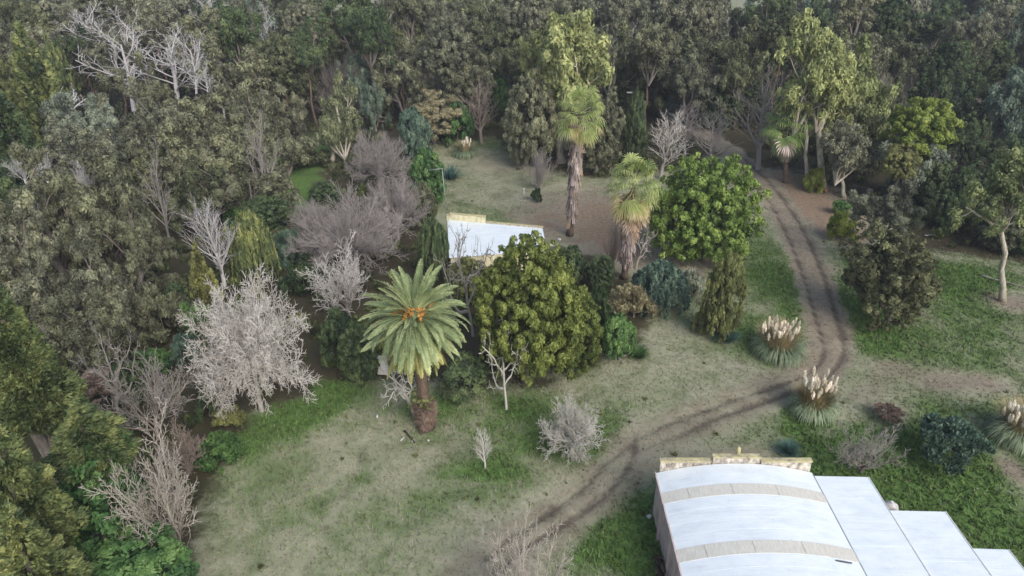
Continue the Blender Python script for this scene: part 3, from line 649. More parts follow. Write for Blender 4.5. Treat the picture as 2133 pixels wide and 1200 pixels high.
# ------------------------------------------------------------------ the shed (lower right) and the house (centre)
def roof_material():
    m, nt, out = new_mat('roof_white_metal'); tc = N(nt, 'ShaderNodeNewGeometry')
    def nz(scale, st, detail=4):
        mp = N(nt, 'ShaderNodeMapping'); mp.inputs['Scale'].default_value = st; nt.links.new(tc.outputs['Position'], mp.inputs[0])
        n = N(nt, 'ShaderNodeTexNoise'); n.inputs['Scale'].default_value = scale; n.inputs['Detail'].default_value = detail; n.inputs['Roughness'].default_value = .7; nt.links.new(mp.outputs[0], n.inputs['Vector']); return n.outputs[0]
    base = ramp(nt, [(.3, S((210,218,221))), (.5, S((222,229,231))), (.7, S((230,235,236)))], nz(.6, (1, 2, 1)))
    spots = ramp(nt, [(.68, (0, 0, 0, 1)), (.8, (1, 1, 1, 1))], nz(7, (1, 1, 1), 2)); st = ramp(nt, [(.56, (0, 0, 0, 1)), (.95, (1, 1, 1, 1))], nz(1.3, (.25, 4, 1)))
    c = mixc(nt, spots.outputs[0], base.outputs[0], S((150,148,142))); c = mixc(nt, st.outputs[0], c, S((190,190,186)))
    d = N(nt, 'ShaderNodeBsdfPrincipled'); d.inputs['Roughness'].default_value = .5; nt.links.new(c, d.inputs['Base Color'])
    w = N(nt, 'ShaderNodeTexWave'); w.inputs['Scale'].default_value = 2.6; w.bands_direction = 'Y'; nt.links.new(tc.outputs['Position'], w.inputs['Vector'])
    bp = N(nt, 'ShaderNodeBump'); bp.inputs['Strength'].default_value = .12; bp.inputs['Distance'].default_value = .02; nt.links.new(w.outputs['Fac'], bp.inputs['Height']); nt.links.new(bp.outputs[0], d.inputs['Normal'])
    nt.links.new(d.outputs[0], out.inputs[0]); return m
M['roof'] = roof_material()
M['roof_clear'] = rough_mat('roof_fibreglass', [(186,182,168), (206,202,190), (216,214,204)], scale=2.5, rough=.5, bump=.1, stretch=(6, 1, 1))
M['pink_plaster'] = rough_mat('pink_plaster', [(150,134,128), (190,172,166), (206,192,186)], scale=1.6, stretch=(1, 1, .4), bump=.15)
M['coping'] = rough_mat('lichen_coping', [(104,98,84), (166,158,134), (184,174,124), (206,200,180)], scale=3.2, bump=.4)
M['grimy'] = rough_mat('grimy_plaster', [(70,64,60), (150,142,132), (200,192,178), (216,210,198)], scale=2.6, stretch=(1.4, 1.4, .6), bump=.3)
M['cream'] = rough_mat('cream_plaster', [(160,150,116), (204,196,160), (222,214,186)], scale=2, bump=.2)
M['white'] = rough_mat('white_paint', [(190,188,182), (222,220,216)], scale=4, bump=.1)
M['metal'] = rough_mat('galvanised', [(120,124,124), (168,172,170)], scale=6, rough=.45, bump=.05, metal=.4)
M['dark_metal'] = rough_mat('dark_metal', [(50,52,56), (84,86,90)], scale=6, rough=.5, bump=.05)
M['wood_dark'] = rough_mat('wet_wood', [(34,28,24), (66,54,46), (104,90,78)], scale=4, stretch=(2, .5, 2), bump=.6)
M['wood_grey'] = rough_mat('weathered_wood', [(92,84,76), (140,132,120), (176,168,154)], scale=4, bump=.4)
M['brick'] = rough_mat('old_brick', [(104,66,52), (146,98,80), (176,132,112)], scale=5, bump=.3)
M['stone'] = rough_mat('pale_stone', [(150,146,140), (196,192,186), (222,220,216)], scale=4, bump=.4)

shed = tag(empty('shed', (14.4, 22, 0)), 'long shed with white barrel roof, beige skylight bands, stepped parapet and lower flat roofs alongside', 'shed')
SX, SY = 14.4, 22.0
XL, XR, YF, YN = 9.45, 19.4, 35.5, 8.0
ZE, RISE = 3.6, .78
def arc_z(x): 
    u = (x - (XL + XR) / 2) / ((XR - XL) / 2); return ZE + RISE * (1 - u * u)
rr = random.Random(8)
def curved_sheet(y0, y1, x0, x1, lift, thick=.02, nseg=14):
    mb = MB(); V = []; n = nseg
    for i in range(n + 1):
        x = x0 + (x1 - x0) * i / n
        z = arc_z(x) + lift
        V += [(x - SX, y0 - SY, z), (x - SX, y1 - SY, z - .005), (x - SX, y1 - SY, z - .005 - thick), (x - SX, y0 - SY, z - thick)]
    fs = []
    for i in range(n):
        a = i * 4; b = a + 4
        for k in range(4): fs.append((a + k, a + (k + 1) % 4, b + (k + 1) % 4, b + k))
    fs.append((0, 1, 2, 3)); fs.append((n * 4 + 3, n * 4 + 2, n * 4 + 1, n * 4)); mb.add(V, fs); return mb
y = YF - .05; row = 0; NEAR = YN
while y > NEAR:
    y1 = y; y0 = y - .9
    isb = row in (2, 7, 12, 17)
    if isb:
        cuts = [XL - .12, XL + 1.45, XL + 4.1, XL + 6.9, XR + .05]
        for a, b in zip(cuts[:-1], cuts[1:]):
            curved_sheet(y0 - .03, y1, a + .01, b - .01, .012 + rr.uniform(0, .01), nseg=6).build('skylight_sheet', M['roof_clear'], shed, smooth=False)
    else:
        curved_sheet(y0 - .03, y1, XL - .12, XR + .05, rr.uniform(0, .002)).build('roof_sheet', M['roof'], shed, smooth=False)
    y = y0; row += 1
mb = MB(); mb.prism([(XL - SX, YN - SY), (XR - SX, YN - SY), (XR - SX, YF - SY), (XL - SX, YF - SY)], 0, 3.5); mb.build('wall', M['pink_plaster'], shed)
mb = MB()   # gable infill under the barrel at the far end
pl = [(XL + .03 + (XR - XL - .06) * i / 14) for i in range(15)]
mb.add([(x - SX, YF - .3 - SY, arc_z(x) - .06) for x in pl] + [(x - SX, YF - .3 - SY, 3.4) for x in pl] + [(x - SX, YF - .04 - SY, arc_z(x) - .06) for x in pl] + [(x - SX, YF - .04 - SY, 3.4) for x in pl],
       [f for i in range(14) for f in ((i, i + 1, 16 + i, 15 + i), (30 + i, 31 + i, 46 + i, 45 + i), (i, i + 1, 31 + i, 30 + i))])
mb.build('gable', M['grimy'], shed)
# eave trim and leaning pole on the left wall
mb = MB(); mb.box(XL - .2 - SX, YN - SY, 3.44, XL - .122 - SX, YF - SY, 3.62); mb.build('gutter', M['pink_plaster'], shed)
for yy in (33.2, 30.4, 27.6):
    mb = MB(); mb.box(XL - .16 - SX, yy - .14 - SY, 0, XL - .002 - SX, yy + .14 - SY, 3.42); mb.build('pilaster', M['pink_plaster'], shed)
# stepped parapet
def parapet(x0, x1, zb, zt, mat='grimy'):
    mb = MB(); mb.box(x0 - SX, YF - SY, zb, x1 - SX, YF + .28 - SY, zt); mb.build('parapet', M[mat], shed, bevel=.02)
    mb = MB(); mb.box(x0 - .04 - SX, YF - .05 - SY, zt + .002, x1 + .04 - SX, YF + .34 - SY, zt + .12); mb.build('coping', M['coping'], shed, bevel=.02)
parapet(XL + .1, XL + 3.35, 0, 4.42); parapet(XL + 3.45, XL + 6.5, 0, 4.76); parapet(XL + 6.6, XR - .1, 0, 4.42)
mb = MB(); mb.tube([(XL + 5.05 - SX, YF + .12 - SY, 5.07), (XL + 5.05 - SX, YF + .12 - SY, 5.3), (XL + 5.0 - SX, YF + .12 - SY, 5.45), (XL + 5.02 - SX, YF + .12 - SY, 5.6)], [.17, .11, .17, .06], 8); mb.build('finial', M['coping'], shed, smooth=True)
# flat lower roofs stepping away to the right
def flat_block(x0, x1, yf, z):
    zz = z; mb = MB(); mb.box(x0 + .1 - SX, YN - SY, 0, x1 - .12 - SX, yf - .12 - SY, zz - .14); mb.build('wall', M['pink_plaster'], shed)
    y = yf
    while y > YN:
        y0 = y - 1.9; l = rr.uniform(0, .002); mb = MB()
        mb.add([(x0 - SX, y0 - .03 - SY, zz + l + .006), (x1 - SX, y0 - .03 - SY, zz - .1 + l + .006), (x1 - SX, y - SY, zz - .1 + l), (x0 - SX, y - SY, zz + l),
                (x0 - SX, y0 - .03 - SY, zz + l - .02), (x1 - SX, y0 - .03 - SY, zz - .12 + l), (x1 - SX, y - SY, zz - .12 + l - .01), (x0 - SX, y - SY, zz + l - .03)],
               [(0,1,2,3),(7,6,5,4),(0,4,5,1),(1,5,6,2),(2,6,7,3),(3,7,4,0)])
        mb.build('roof_sheet', M['roof'], shed); y = y0
    mb = MB(); mb.box(x1 + .002 - SX, YN - SY, zz - .22, x1 + .05 - SX, yf - SY, zz - .06); mb.build('fascia', M['white'], shed)
flat_block(XR + .08, 23.0, 35.2, 3.55); flat_block(23.06, 26.5, 32.35, 3.4); flat_block(26.56, 28.7, 29.55, 3.25)
mb = MB(); mb.box(XR + .02 - SX, YN - SY, 3.52, XR + .08 - SX, 35.3 - SY, 3.6); mb.build('flashing', M['metal'], shed)
x, yv, _ = at(1758, 1169, 4.0); t_ = MB(); t_.box(-.45, -.04, 0, .45, .04, .06)
tag(t_.build('metal_bar', M['dark_metal'], None, bevel=.01, loc=(x, yv, arc_z(x) + .03), rot=(0, .12, -.1)), 'short dark bar lying on the white barrel roof', 'bar')
x, yv, _ = at(1853, 1056, 3.1); d = empty('water_tank', (x + .25, yv + .25, 0)); tag(d, 'small pale round-topped tank behind the step in the flat roofs', 'tank')
mb = MB(); mb.tube([(0,0,0), (0,0,2.6), (0,0,3.0), (0,0,3.2)], [.5, .5, .42, .1], 14); mb.build('tank_body', M['stone'], d, smooth=True)
mb = MB(); mb.tube([(0,0,3.2), (0,0,3.28)], [.12, .1], 10); mb.build('lid', M['white'], d)

# log pile, hollow log and stones by the shed's left wall
def g3(px, py, z=0.0): a = at(px, py, z); return a[0], a[1], z
lx, ly, _ = g3(1369, 1100)
lp = tag(empty('log_pile', (8.95, 30.6, 0)), 'heap of dark burnt logs against the left wall of the long shed', 'log pile')
for i in range(14):
    mb = MB(); a = rr.uniform(-.5, .5) + (1.57 if i % 3 == 0 else 0); L = rr.uniform(.35, .8); z = .12 + .16 * (i // 4); cx_, cy_ = rr.uniform(-.2, .2), rr.uniform(-.8, .8); r = rr.uniform(.07, .13)
    mb.tube([(cx_ - L / 2 * math.sin(a) * .5, cy_ - L / 2 * math.cos(a), z), (cx_ + L / 2 * math.sin(a) * .5, cy_ + L / 2 * math.cos(a), z + rr.uniform(-.05, .1))], [r, r * .85], 7); mb.build('log', M['wood_dark'], lp)
hl = tag(empty('timber_stack', (9.0, 28.3, 0)), 'weathered grey timber lying along the left wall of the long shed', 'timber')
for i in range(7):
    mb = MB(); r = .16 if i < 2 else rr.uniform(.05, .1); xx = -.28 + .13 * i + rr.uniform(-.03, .03)
    mb.tube([(xx, -1.2 + rr.uniform(-.3, .2), r + .02), (xx + rr.uniform(-.1, .1), 0, r + .06), (xx + rr.uniform(-.1, .1), 1.1 + rr.uniform(-.2, .2), r + .1)], [r, r * 1.05, r * .9], 8); mb.build('pole' if i > 1 else 'log', M['wood_grey' if i > 1 else 'wood_dark'], hl)
def stone(px, py, r, label, cat='stone', mat='stone', flat=.6, z=0.0, xyz=None):
    rng = np.random.default_rng(int(px * 7 + py)); p = sphere_pts(rng, 26); p = p * rng.uniform(.75, 1.1, (26, 1)) * np.array([1, rng.uniform(.6, .9), flat])
    import bmesh
    bm = bmesh.new(); [bm.verts.new(tuple(q * r)) for q in p]; bmesh.ops.convex_hull(bm, input=bm.verts); me = bpy.data.meshes.new('stone'); bm.to_mesh(me); bm.free(); me.materials.append(M[mat])
    x, yv, _ = at(px, py) if xyz is None else (xyz[0], xyz[1], 0); return tag(link('stone', me, None, (x, yv, z + r * flat * .5)), label, cat)
stone(1352, 1077, .22, 'white stone at the far end of the burnt logs by the shed')
stone(0, 0, .2, 'pale stone between the burnt logs and the grey timber by the shed', xyz=(8.62, 29.5))

# house
hc = np.array([[-7.6, 78.2], [3.5, 75.6], [3.75, 70.0], [-6.6, 68.1]])
hm = hc.mean(0); house = tag(empty('house', (hm[0], hm[1], 0)), 'small house with a flat white roof half hidden behind the lumpy olive-green tree', 'house')
loc = hc - hm
mb = MB(); ins = loc * .97; mb.prism([tuple(p) for p in ins[::-1]], 0, 3.3); mb.build('wall', M['cream'], house)
NS = 10
for i in range(NS):
    f0, f1 = i / NS, (i + 1) / NS
    a, b = loc[0] * (1 - f0) + loc[1] * f0, loc[0] * (1 - f1) + loc[1] * f1; c, d_ = loc[3] * (1 - f1) + loc[2] * f1, loc[3] * (1 - f0) + loc[2] * f0
    l = rr.uniform(0, .008) + (.01 if i % 2 else 0); mb = MB(); mb.prism([tuple(d_), tuple(c), tuple(b), tuple(a)], [3.34 + l, 3.34 + l, 3.46 + l, 3.46 + l], [3.37 + l, 3.37 + l, 3.49 + l, 3.49 + l]); mb.build('roof_sheet', M['roof'], house)
dx = (loc[1] - loc[0]) / np.linalg.norm(loc[1] - loc[0]); nrm = np.array([-dx[1], dx[0]])
def wallbox(s0, s1, z0, z1, off, th, name, mat, bev=.02):
    p = [loc[0] + dx * s0 + nrm * off, loc[0] + dx * s1 + nrm * off, loc[0] + dx * s1 + nrm * (off + th), loc[0] + dx * s0 + nrm * (off + th)]
    mb = MB(); mb.prism([tuple(q) for q in p], z0, z1); mb.build(name, M[mat], house, bevel=bev)
LL = float(np.linalg.norm(loc[1] - loc[0]))
wallbox(-.1, .35, 0, 4.05, .02, .3, 'parapet', 'cream'); wallbox(.36, 4.6, 0, 4.25, .02, .28, 'parapet', 'cream'); wallbox(4.62, LL, 0, 3.62, .02, .25, 'parapet', 'grimy')
wallbox(.3, 4.66, 4.252, 4.36, -.03, .38, 'coping', 'coping'); wallbox(-.14, .28, 4.052, 4.14, -.03, .38, 'coping', 'coping'); wallbox(4.68, LL + .04, 3.622, 3.7, -.03, .34, 'coping', 'coping')
for s in (2.0, 5.2, 8.4):   # near wall openings
    q0 = loc[3] + (loc[2] - loc[3]) / np.linalg.norm(loc[2] - loc[3]) * s; e = (loc[2] - loc[3]) / np.linalg.norm(loc[2] - loc[3]); nn = np.array([e[1], -e[0]])
    mb = MB(); o = nn * -.26; p = [q0 + o, q0 + e * .9 + o, q0 + e * .9 + nn * -.33, q0 + nn * -.33]
    # frames sit just proud of the plaster
q = np.array(at(1135, 490, 0)[:2])
# pole with an arm behind the house
bx, by, _ = at(931, 448, 2.6); pr = tag(empty('lamp_pole', (bx, by + .4, 0)), 'thin white pole with a bent arm rising behind the corner of the white-roofed house', 'pole')
_, _, zt, _ = at_depth(921, 351, by + .4); xt = at_depth(921, 351, by + .4)[0] - bx; xa, _, za, _ = at_depth(893, 355, by + .4)
mb = MB(); mb.tube([(0, 0, 0), (xt * .4, 0, zt * .5), (xt, 0, zt)], [.07, .055, .045], 8); mb.build('post', M['metal'], pr, smooth=True)
mb = MB(); mb.tube([(xt, 0, zt), (xa - bx, 0, za)], [.045, .05], 8); mb.build('arm', M['metal'], pr, smooth=True)
mb = MB(); mb.tube([(.0, 0, 3.9), (.35, -.1, 4.1), (.5, -.1, 4.5)], [.03, .03, .03], 6); mb.build('bracket', M['metal'], pr)

# ------------------------------------------------------------------ small things in the clearing
def post(name, base, topy, r, label, cat, mat, ball=True):
    gx_, gy_, _ = at(*base); z = at_depth(base[0], topy, gy_)[2]
    root = tag(empty(name, (gx_, gy_, 0)), label, cat)
    mb = MB(); mb.tube([(0, 0, -.1), (0, 0, z)], [r, r * .9], 8); mb.build('post', M[mat], root, smooth=True)
    if ball: mb = MB(); mb.tube([(0, 0, z - .02), (0, 0, z + .1), (0, 0, z + .22), (0, 0, z + .3)], [r * 1.4, r * 2.4, r * 2.2, r * .6], 10); mb.build('globe', M['white'], root, smooth=True)
    return root
post('garden_lamp', (1091, 409), 396, .06, 'small white post lamp on the dry lawn behind the house', 'lamp', 'white')
gx_, gy_, _ = at(1092, 414); wt = tag(empty('well_ring', (gx_, gy_, 0)), 'low ring of pale blocks round the foot of the white post lamp', 'stone ring')
for k in range(12):
    a = k / 12 * 6.283; mb = MB(); mb.box(-.2, -.08, 0, .2, .08, .09); mb.build('block', M['grimy'], wt, bevel=.02, loc=(.95 * math.cos(a), .95 * math.sin(a), 0), rot=(0, 0, a + 1.57))
# dead leaves and twigs lying on the lawn
def litter(seed, n, size, k, name, m, lab, near):
    rng = np.random.default_rng(seed); P = rng.uniform((-35, 20), (50, 100), (n * 4, 2)); P = P[pip(P, LAWN)]
    d = np.full(len(P), 99.)
    for c in near: d = np.minimum(d, np.linalg.norm(P - np.array(at(c[0], c[1])[:2]), axis=1) / c[2])
    P = P[rng.random(len(P)) < np.clip(1.3 - d / 4, .12, 1)][:n]; K = len(P); az = rng.random(K) * 6.283; s = size * rng.uniform(.5, 1.5, K)
    a = np.stack([np.cos(az), np.sin(az), rng.normal(0, .25, K)], 1) * (s * k)[:, None]; b = np.stack([-np.sin(az), np.cos(az), rng.normal(0, .3, K)], 1) * s[:, None]
    c = np.concatenate([P, (relief(P) + .05)[:, None]], 1); V = np.stack([c - a, c - b, c + a, c + b], 1).reshape(-1, 3)
    tag(link(name, mesh_np(name, V, np.arange(K * 4).reshape(-1, 4), np.repeat(rng.random(K), 4), M[m])), lab, 'litter', kind='stuff')
NEAR = [(1055, 852, 1), (888, 890, 1.5), (1100, 790, 2), (1192, 950, .8), (1468, 545, 1.4), (1187, 490, 1), (1300, 580, 1.2), (540, 855, 1.6), (1850, 672, 1.5), (2088, 628, 1.5), (1680, 388, 1.6), (1792, 985, .8), (1290, 748, 1)]
litter(31, 5200, .05, 1.6, 'fallen_leaves', 'rust', 'brown dead leaves scattered over the grass', NEAR)
litter(32, 900, .014, 16, 'fallen_twigs', 'fan_grey', 'thin dead twigs scattered over the grass', NEAR)
def weeds():
    rng = np.random.default_rng(33); P = rng.uniform((-30, 24), (48, 95), (900, 2)); P = P[pip(P, LAWN)]; Z, _, lw = zones(P); P = P[(Z[:, 1] < .5) & (lw < .5)][:150]
    R_ = rng.uniform(.08, .26, len(P)); C = np.concatenate([P, (R_ * .35)[:, None]], 1)
    return mesh_np('weeds', *leaves(rng, C, R_, 34, .07, 2.6, .6, 'upward', shell=.2, outb=0))
tag(link('weeds', weeds(), m=M['olive']), 'small green weeds dotted over the lawn', 'weeds', kind='stuff')
# gate pillars behind the date palm
for (px, py0, py1, wd, lab) in ((770, 775, 757, .6, 'left of the two short white pillars under the date palm'), (797, 781, 750, .9, 'right and larger of the two short white pillars under the date palm')):
    gx_, gy_, _ = at(px, py0); z = at_depth(px, py1, gy_)[2]; r = tag(empty('pillar', (gx_, gy_, 0)), lab, 'pillar')
    mb = MB(); mb.box(-wd / 2, 0, 0, wd / 2, .5, z); mb.build('pillar_body', M['white'], r, bevel=.02)
    mb = MB(); mb.box(-wd / 2 - .06, -.05, z + .003, wd / 2 + .06, .55, z + .1); mb.build('cap', M['stone'], r, bevel=.02)
# logs, bits of wood and litter on the lawn
def log(p, q, r, label, mat='wood_grey', cat='log', name='log'):
    a = np.array(g3(*p)); b = np.array(g3(*q)); d = b - a; n = 6; pts = [(d[0] * i / n + rr.uniform(-r, r) * .6, d[1] * i / n + rr.uniform(-r, r) * .6, r * .8 + rr.uniform(0, r * .3)) for i in range(n + 1)]
    mb = MB(); mb.tube(pts, [r * rr.uniform(.8, 1.05) * (1 - .3 * i / n) for i in range(n + 1)], 7); return tag(mb.build(name, M[mat], None, smooth=True, loc=tuple(a)), label, cat)
log((842, 900), (866, 926), .09, 'dark fallen branch on the lawn just below the date palm', 'wood_dark', 'branch', 'fallen_branch')
log((835, 919), (843, 912), .07, 'short white stick left of the dark fallen branch', 'white', 'stick', 'stick')
log((820, 888), (834, 884), .06, 'pale stick on the grass left of the date palm foot', 'wood_grey', 'stick', 'stick')
log((784, 866), (787, 872), .09, 'tiny white stump marker on the lawn left of the date palm', 'white', 'marker', 'marker')
log((1148, 748), (1216, 756), .16, 'pale log edging the bed under the lumpy olive-green tree', 'brick', 'log', 'log')
log((1283, 746), (1308, 742), .13, 'pale log edging at the foot of the small green tree', 'wood_grey', 'log', 'log')
log((2040, 575), (2133, 600), .12, 'long thin fallen branch behind the leaning gum tree', 'wood_grey', 'branch', 'fallen_branch')
log((1925, 492), (1962, 490), .1, 'white fallen branch at the edge of the dark wood on the right', 'white', 'branch', 'fallen_branch')
log((1960, 520), (2020, 528), .09, 'brown fallen branch below the white one at the wood edge', 'wood_dark', 'branch', 'fallen_branch')
log((1700, 395), (1722, 402), .28, 'rust coloured log under the yellow-green fern beside the track', 'brick', 'log', 'log')
log((1590, 432), (1625, 444), .05, 'thin pale stick on grass beside the lumpy bright-green tree', 'wood_grey', 'stick', 'stick')
for i, (px, py, r, lab) in enumerate([(1699, 876, .16, 'small white stone at the foot of the pampas clump nearest the shed roof'), (861, 919, .16, 'white stone beside the dark fallen branch below the date palm'), (893, 918, .14, 'small white stone to the right of the dark fallen branch'), (1377, 985, .15, 'white stone by the corner of the long shed'),
    (1550, 533, .14, 'white stone on the grass left of the rutted track'), (1147, 512, .35, 'grey stone block near the corner of the white-roofed house'), (1165, 500, .3, 'grey block between the house corner and the tall fan palm'), (2036, 1020, .12, 'tiny white stone in the bright grass right of the flat roofs'), (1037, 757, .1, 'small stone under the bare sapling in front of the date palm')]):
    stone(px, py, r, lab)
gx_, gy_, _ = at(1308, 260); zt = at_depth(1308, 192, gy_)[2]
sl = tag(empty('street_lamp', (gx_, gy_ , 0)), 'pale lamp head sticking out above the dark ivy-covered column of foliage', 'street lamp')
mb = MB(); mb.tube([(.3, 0, 0), (.3, 0, zt - .4), (0.1, -.3, zt)], [.09, .07, .05], 8); mb.build('post', M['metal'], sl, smooth=True)
mb = MB(); mb.box(-.75, -.75, zt - .05, .45, -.25, zt + .15); mb.build('lamp_head', M['white'], sl, bevel=.06)

# ------------------------------------------------------------------ palms
def frond_mesh(el0, L=3.6, seed=0, wmax=.42, droop=1.0, dens=62):
    """feather leaf: stalk leaves the origin along +X at elevation el0 and bends down"""
    rng = np.random.default_rng(seed); n = 14; el = math.radians(el0); p = np.zeros(3); P = [p]; D = []
    for i in range(n):
        e = el - droop * math.radians(70) * (i / n) ** 1.5 * (.35 + .65 * math.cos(el) if el > 0 else .35)
        e = max(e, math.radians(-86)); d = np.array([math.cos(e), 0, math.sin(e)]); D.append(d); p = p + d * L / n; P.append(p)
    D.append(D[-1]); P = np.array(P); D = np.array(D)
    mb = MB(); mb.tube(P, [.045 * (1 - .85 * i / n) + .006 for i in range(n + 1)], 4)
    V = []; Fq = []; T = []
    for s in (-1, 1):
        for k in range(dens):
            f = (.07 + .93 * k / dens) * n; i = min(int(f), n - 1); q = P[i] + (P[i + 1] - P[i]) * (f - i); d = D[i]; up = np.array([-d[2], 0, d[0]])
            t = f / n; ln = wmax * (math.sin(math.pi * min(1, t * .86 + .14)) ** .5) * rng.uniform(.85, 1.1)
            sw = 1.0; lift = rng.uniform(.15, .5) - .35 * (el0 < 0)
            v = norm(np.array([0, s * sw, 0]) + d * .75 + up * lift); wv = norm(np.cross(v, up)) * .028 + d * .01
            b = len(V); tip = q + v * ln - np.array([0, 0, .25 * ln * rng.random()])
            V += [q - wv, q + v * ln * .5 + wv * 1.2, tip, q + v * ln * .45 - wv * 1.2]; Fq.append((b, b + 1, b + 2, b + 3)); T += [.45 + .25 * t + rng.normal(0, .1)] * 4
    v0 = np.array(mb.v); f0 = np.array([f for f in mb.f if len(f) == 4])
    return mesh_np('frond', np.concatenate([v0, np.array(V)]), np.concatenate([f0, np.array(Fq) + len(v0)]), np.clip(np.concatenate([np.full(len(v0), .85), T]), 0, 1))
def date_palm(base, centre, crown_px, label):
    gx_, gy_, _ = at(*base); X, Y, Z, t = at_depth(centre[0], centre[1], gy_); root = tag(empty('date_palm', (gx_, gy_, 0)), label, 'palm tree')
    R = crown_px / 2 * t / F; Z -= .25 * R; dxx = X - gx_
    rng = random.Random(4)
    n = 26; pts = [(dxx * (i / n) ** 1.2, 0, Z * i / n) for i in range(n + 1)]
    mb = MB(); mb.tube(pts, [(.7 if i == 0 else .56 - .14 * min(1, i / 5)) + .03 * (i % 2) + (.12 if i > n - 3 else 0) for i in range(n + 1)], 12); mb.build('trunk', M['bark_brown'], root, smooth=True)
    # shaggy brown root skirt and yellow creeper
    r2 = np.random.default_rng(2); C = np.stack([np.cos(np.arange(60) * 2.4) * .55, np.sin(np.arange(60) * 2.4) * .55, r2.uniform(.1, 2.3, 60)], 1)
    link('root_skirt', mesh_np('root_skirt', *leaves(r2, C, .34, 90, .06, 11, 1.1, 'droop', shell=.1)), root, m=M['rust'])
    C = np.stack([r2.normal(0, .5, 26), r2.normal(0, .4, 26), r2.uniform(2.0, 3.1, 26)], 1)
    link('creeper', mesh_np('creeper', *leaves(r2, C, .26, 34, .12, 2, 1, 'out', shell=.2)), root, m=M['olive'])
    bins = {e: [frond_mesh(e, R * (1.02 if e < 40 else 1.0), 300 + e + 50 * q, wmax=.115 * R, droop=dr) for q in range(2)] for e, dr in ((84, .8), (68, .9), (52, 1.0), (36, 1.0), (20, 1.05), (4, 1.15), (-14, 1.3), (-32, 1.2), (-50, 1.0), (-64, .8))}
    cnt = {84: 6, 68: 11, 52: 15, 36: 19, 20: 23, 4: 26, -14: 29, -32: 28, -50: 27, -64: 22}
    for e, c in cnt.items():
        for j in range(c):
            a = 6.283 * (j + rng.random() * .6) / c + e
            z = Z + (.35 if e > 50 else .1 if e > 0 else -.15 if e > -40 else -.5)
            o = link('frond', bins[e][j % 2], root, (dxx + .12 * math.cos(a), .12 * math.sin(a), z), (rng.uniform(-.45, .45), rng.uniform(-.16, .16), a), (rng.uniform(.76, 1.08),) * 3, M['palm' if e > -40 else 'palm_old'])
    # orange fruit stalks round the heart
    for j in range(20):
        a = 6.283 * j / 20 + rng.random() * .3; rad = .24 * R * rng.uniform(.6, 1.5)
        C = np.array([(dxx + math.cos(a) * rad * f, math.sin(a) * rad * f, Z + .5 + .55 * math.sin(f * 2.2) - (.1 if f > .8 else 0)) for f in (.55, .75, .95, 1.15)])
        link('fruit_cluster', mesh_np('fruit_cluster', *leaves(np.random.default_rng(j), C, np.array([.06, .1, .13, .14]) * R / 3.2, 110, .055, 2.6, 1, 'out', shell=.2)), root, m=M['fruit'])
    for j in range(34):   # hanging dead stubs below the crown
        a = 2.4 * j; mb = MB(); L = rng.uniform(.8, 2.1); q = rng.uniform(.34, .6); x0, y0 = dxx * .93 + math.cos(a) * .3, math.sin(a) * .3; z0 = Z - rng.uniform(.5, 1.6)
        mb.tube([(x0, y0, z0), (dxx * .93 + math.cos(a) * q, math.sin(a) * q, z0 - L * .5), (dxx * .93 + math.cos(a) * q * 1.05, math.sin(a) * q * 1.05, z0 - L)], [.04, .035, .02], 4); mb.build('dead_stalk', M['twig_pink'], root)
    return root
date_palm((888, 890), (862, 640), 232, 'big date palm with feathery fronds, orange fruit stalks and a brushy brown foot')

def fan_mesh(el0, seed, L=1.1, r=1.08, nf=17, droop=.75, fold=0.0):
    rng = np.random.default_rng(seed); el = math.radians(el0); d = np.array([math.cos(el), 0, math.sin(el)]); up = np.array([-math.sin(el), 0, math.cos(el)])
    mb = MB(); q = d * L; mb.tube([(0, 0, 0), tuple(d * L * .5 + np.array([0, 0, .04])), tuple(q)], [.035, .028, .02], 4)
    V = []; Fq = []; T = []
    for k in range(nf):
        a = math.radians(-105 + 210 * k / (nf - 1)); ln = r * (1 - .18 * (abs(a) / 1.83) ** 2) * rng.uniform(.88, 1.08)
        v = norm(d * math.cos(a) * (1 - fold * .3) + np.array([0, math.sin(a) * (1 - fold * .6), 0]) + up * rng.uniform(-.08, .08)); side = norm(np.cross(v, up)) * (r * 1.83 * 2 / nf * .42)
        m1 = q + v * ln * .5; dd = droop * ln * .5; m2 = q + v * ln * .8 - np.array([0, 0, dd * .45]); tip = q + v * ln * .93 - np.array([0, 0, dd * 1.25])
        b = len(V); V += [q, q, m1 + side * .5, m1 - side * .5, m2 + side * .28, m2 - side * .28, tip, tip + side * .05]
        Fq += [(b, b + 1, b + 2, b + 3), (b + 3, b + 2, b + 4, b + 5), (b + 5, b + 4, b + 6, b + 7)]; tt = rng.normal(.5, .14); T += [tt - .1] * 4 + [tt + .1] * 2 + [tt + .25] * 2
    v0 = np.array(mb.v); f0 = np.array([f for f in mb.f if len(f) == 4])
    return mesh_np('frond', np.concatenate([v0, np.array(V)]), np.concatenate([f0, np.array(Fq) + len(v0)]), np.clip(np.concatenate([np.full(len(v0), .7), T]), 0, 1))
FAN = {e: [fan_mesh(e, 400 + e + q, droop=dr, L=l) for q in range(2)] for e, dr, l in ((80, .5, .9), (58, .8, 1.25), (36, 1.0, 1.45), (14, 1.1, 1.5), (-8, 1.1, 1.45), (-30, 1.0, 1.3), (-55, .7, 1.1))}
DEADF = [fan_mesh(-78, 460 + q, L=.75, r=1.2, nf=18, droop=.35, fold=1.0) for q in range(3)]
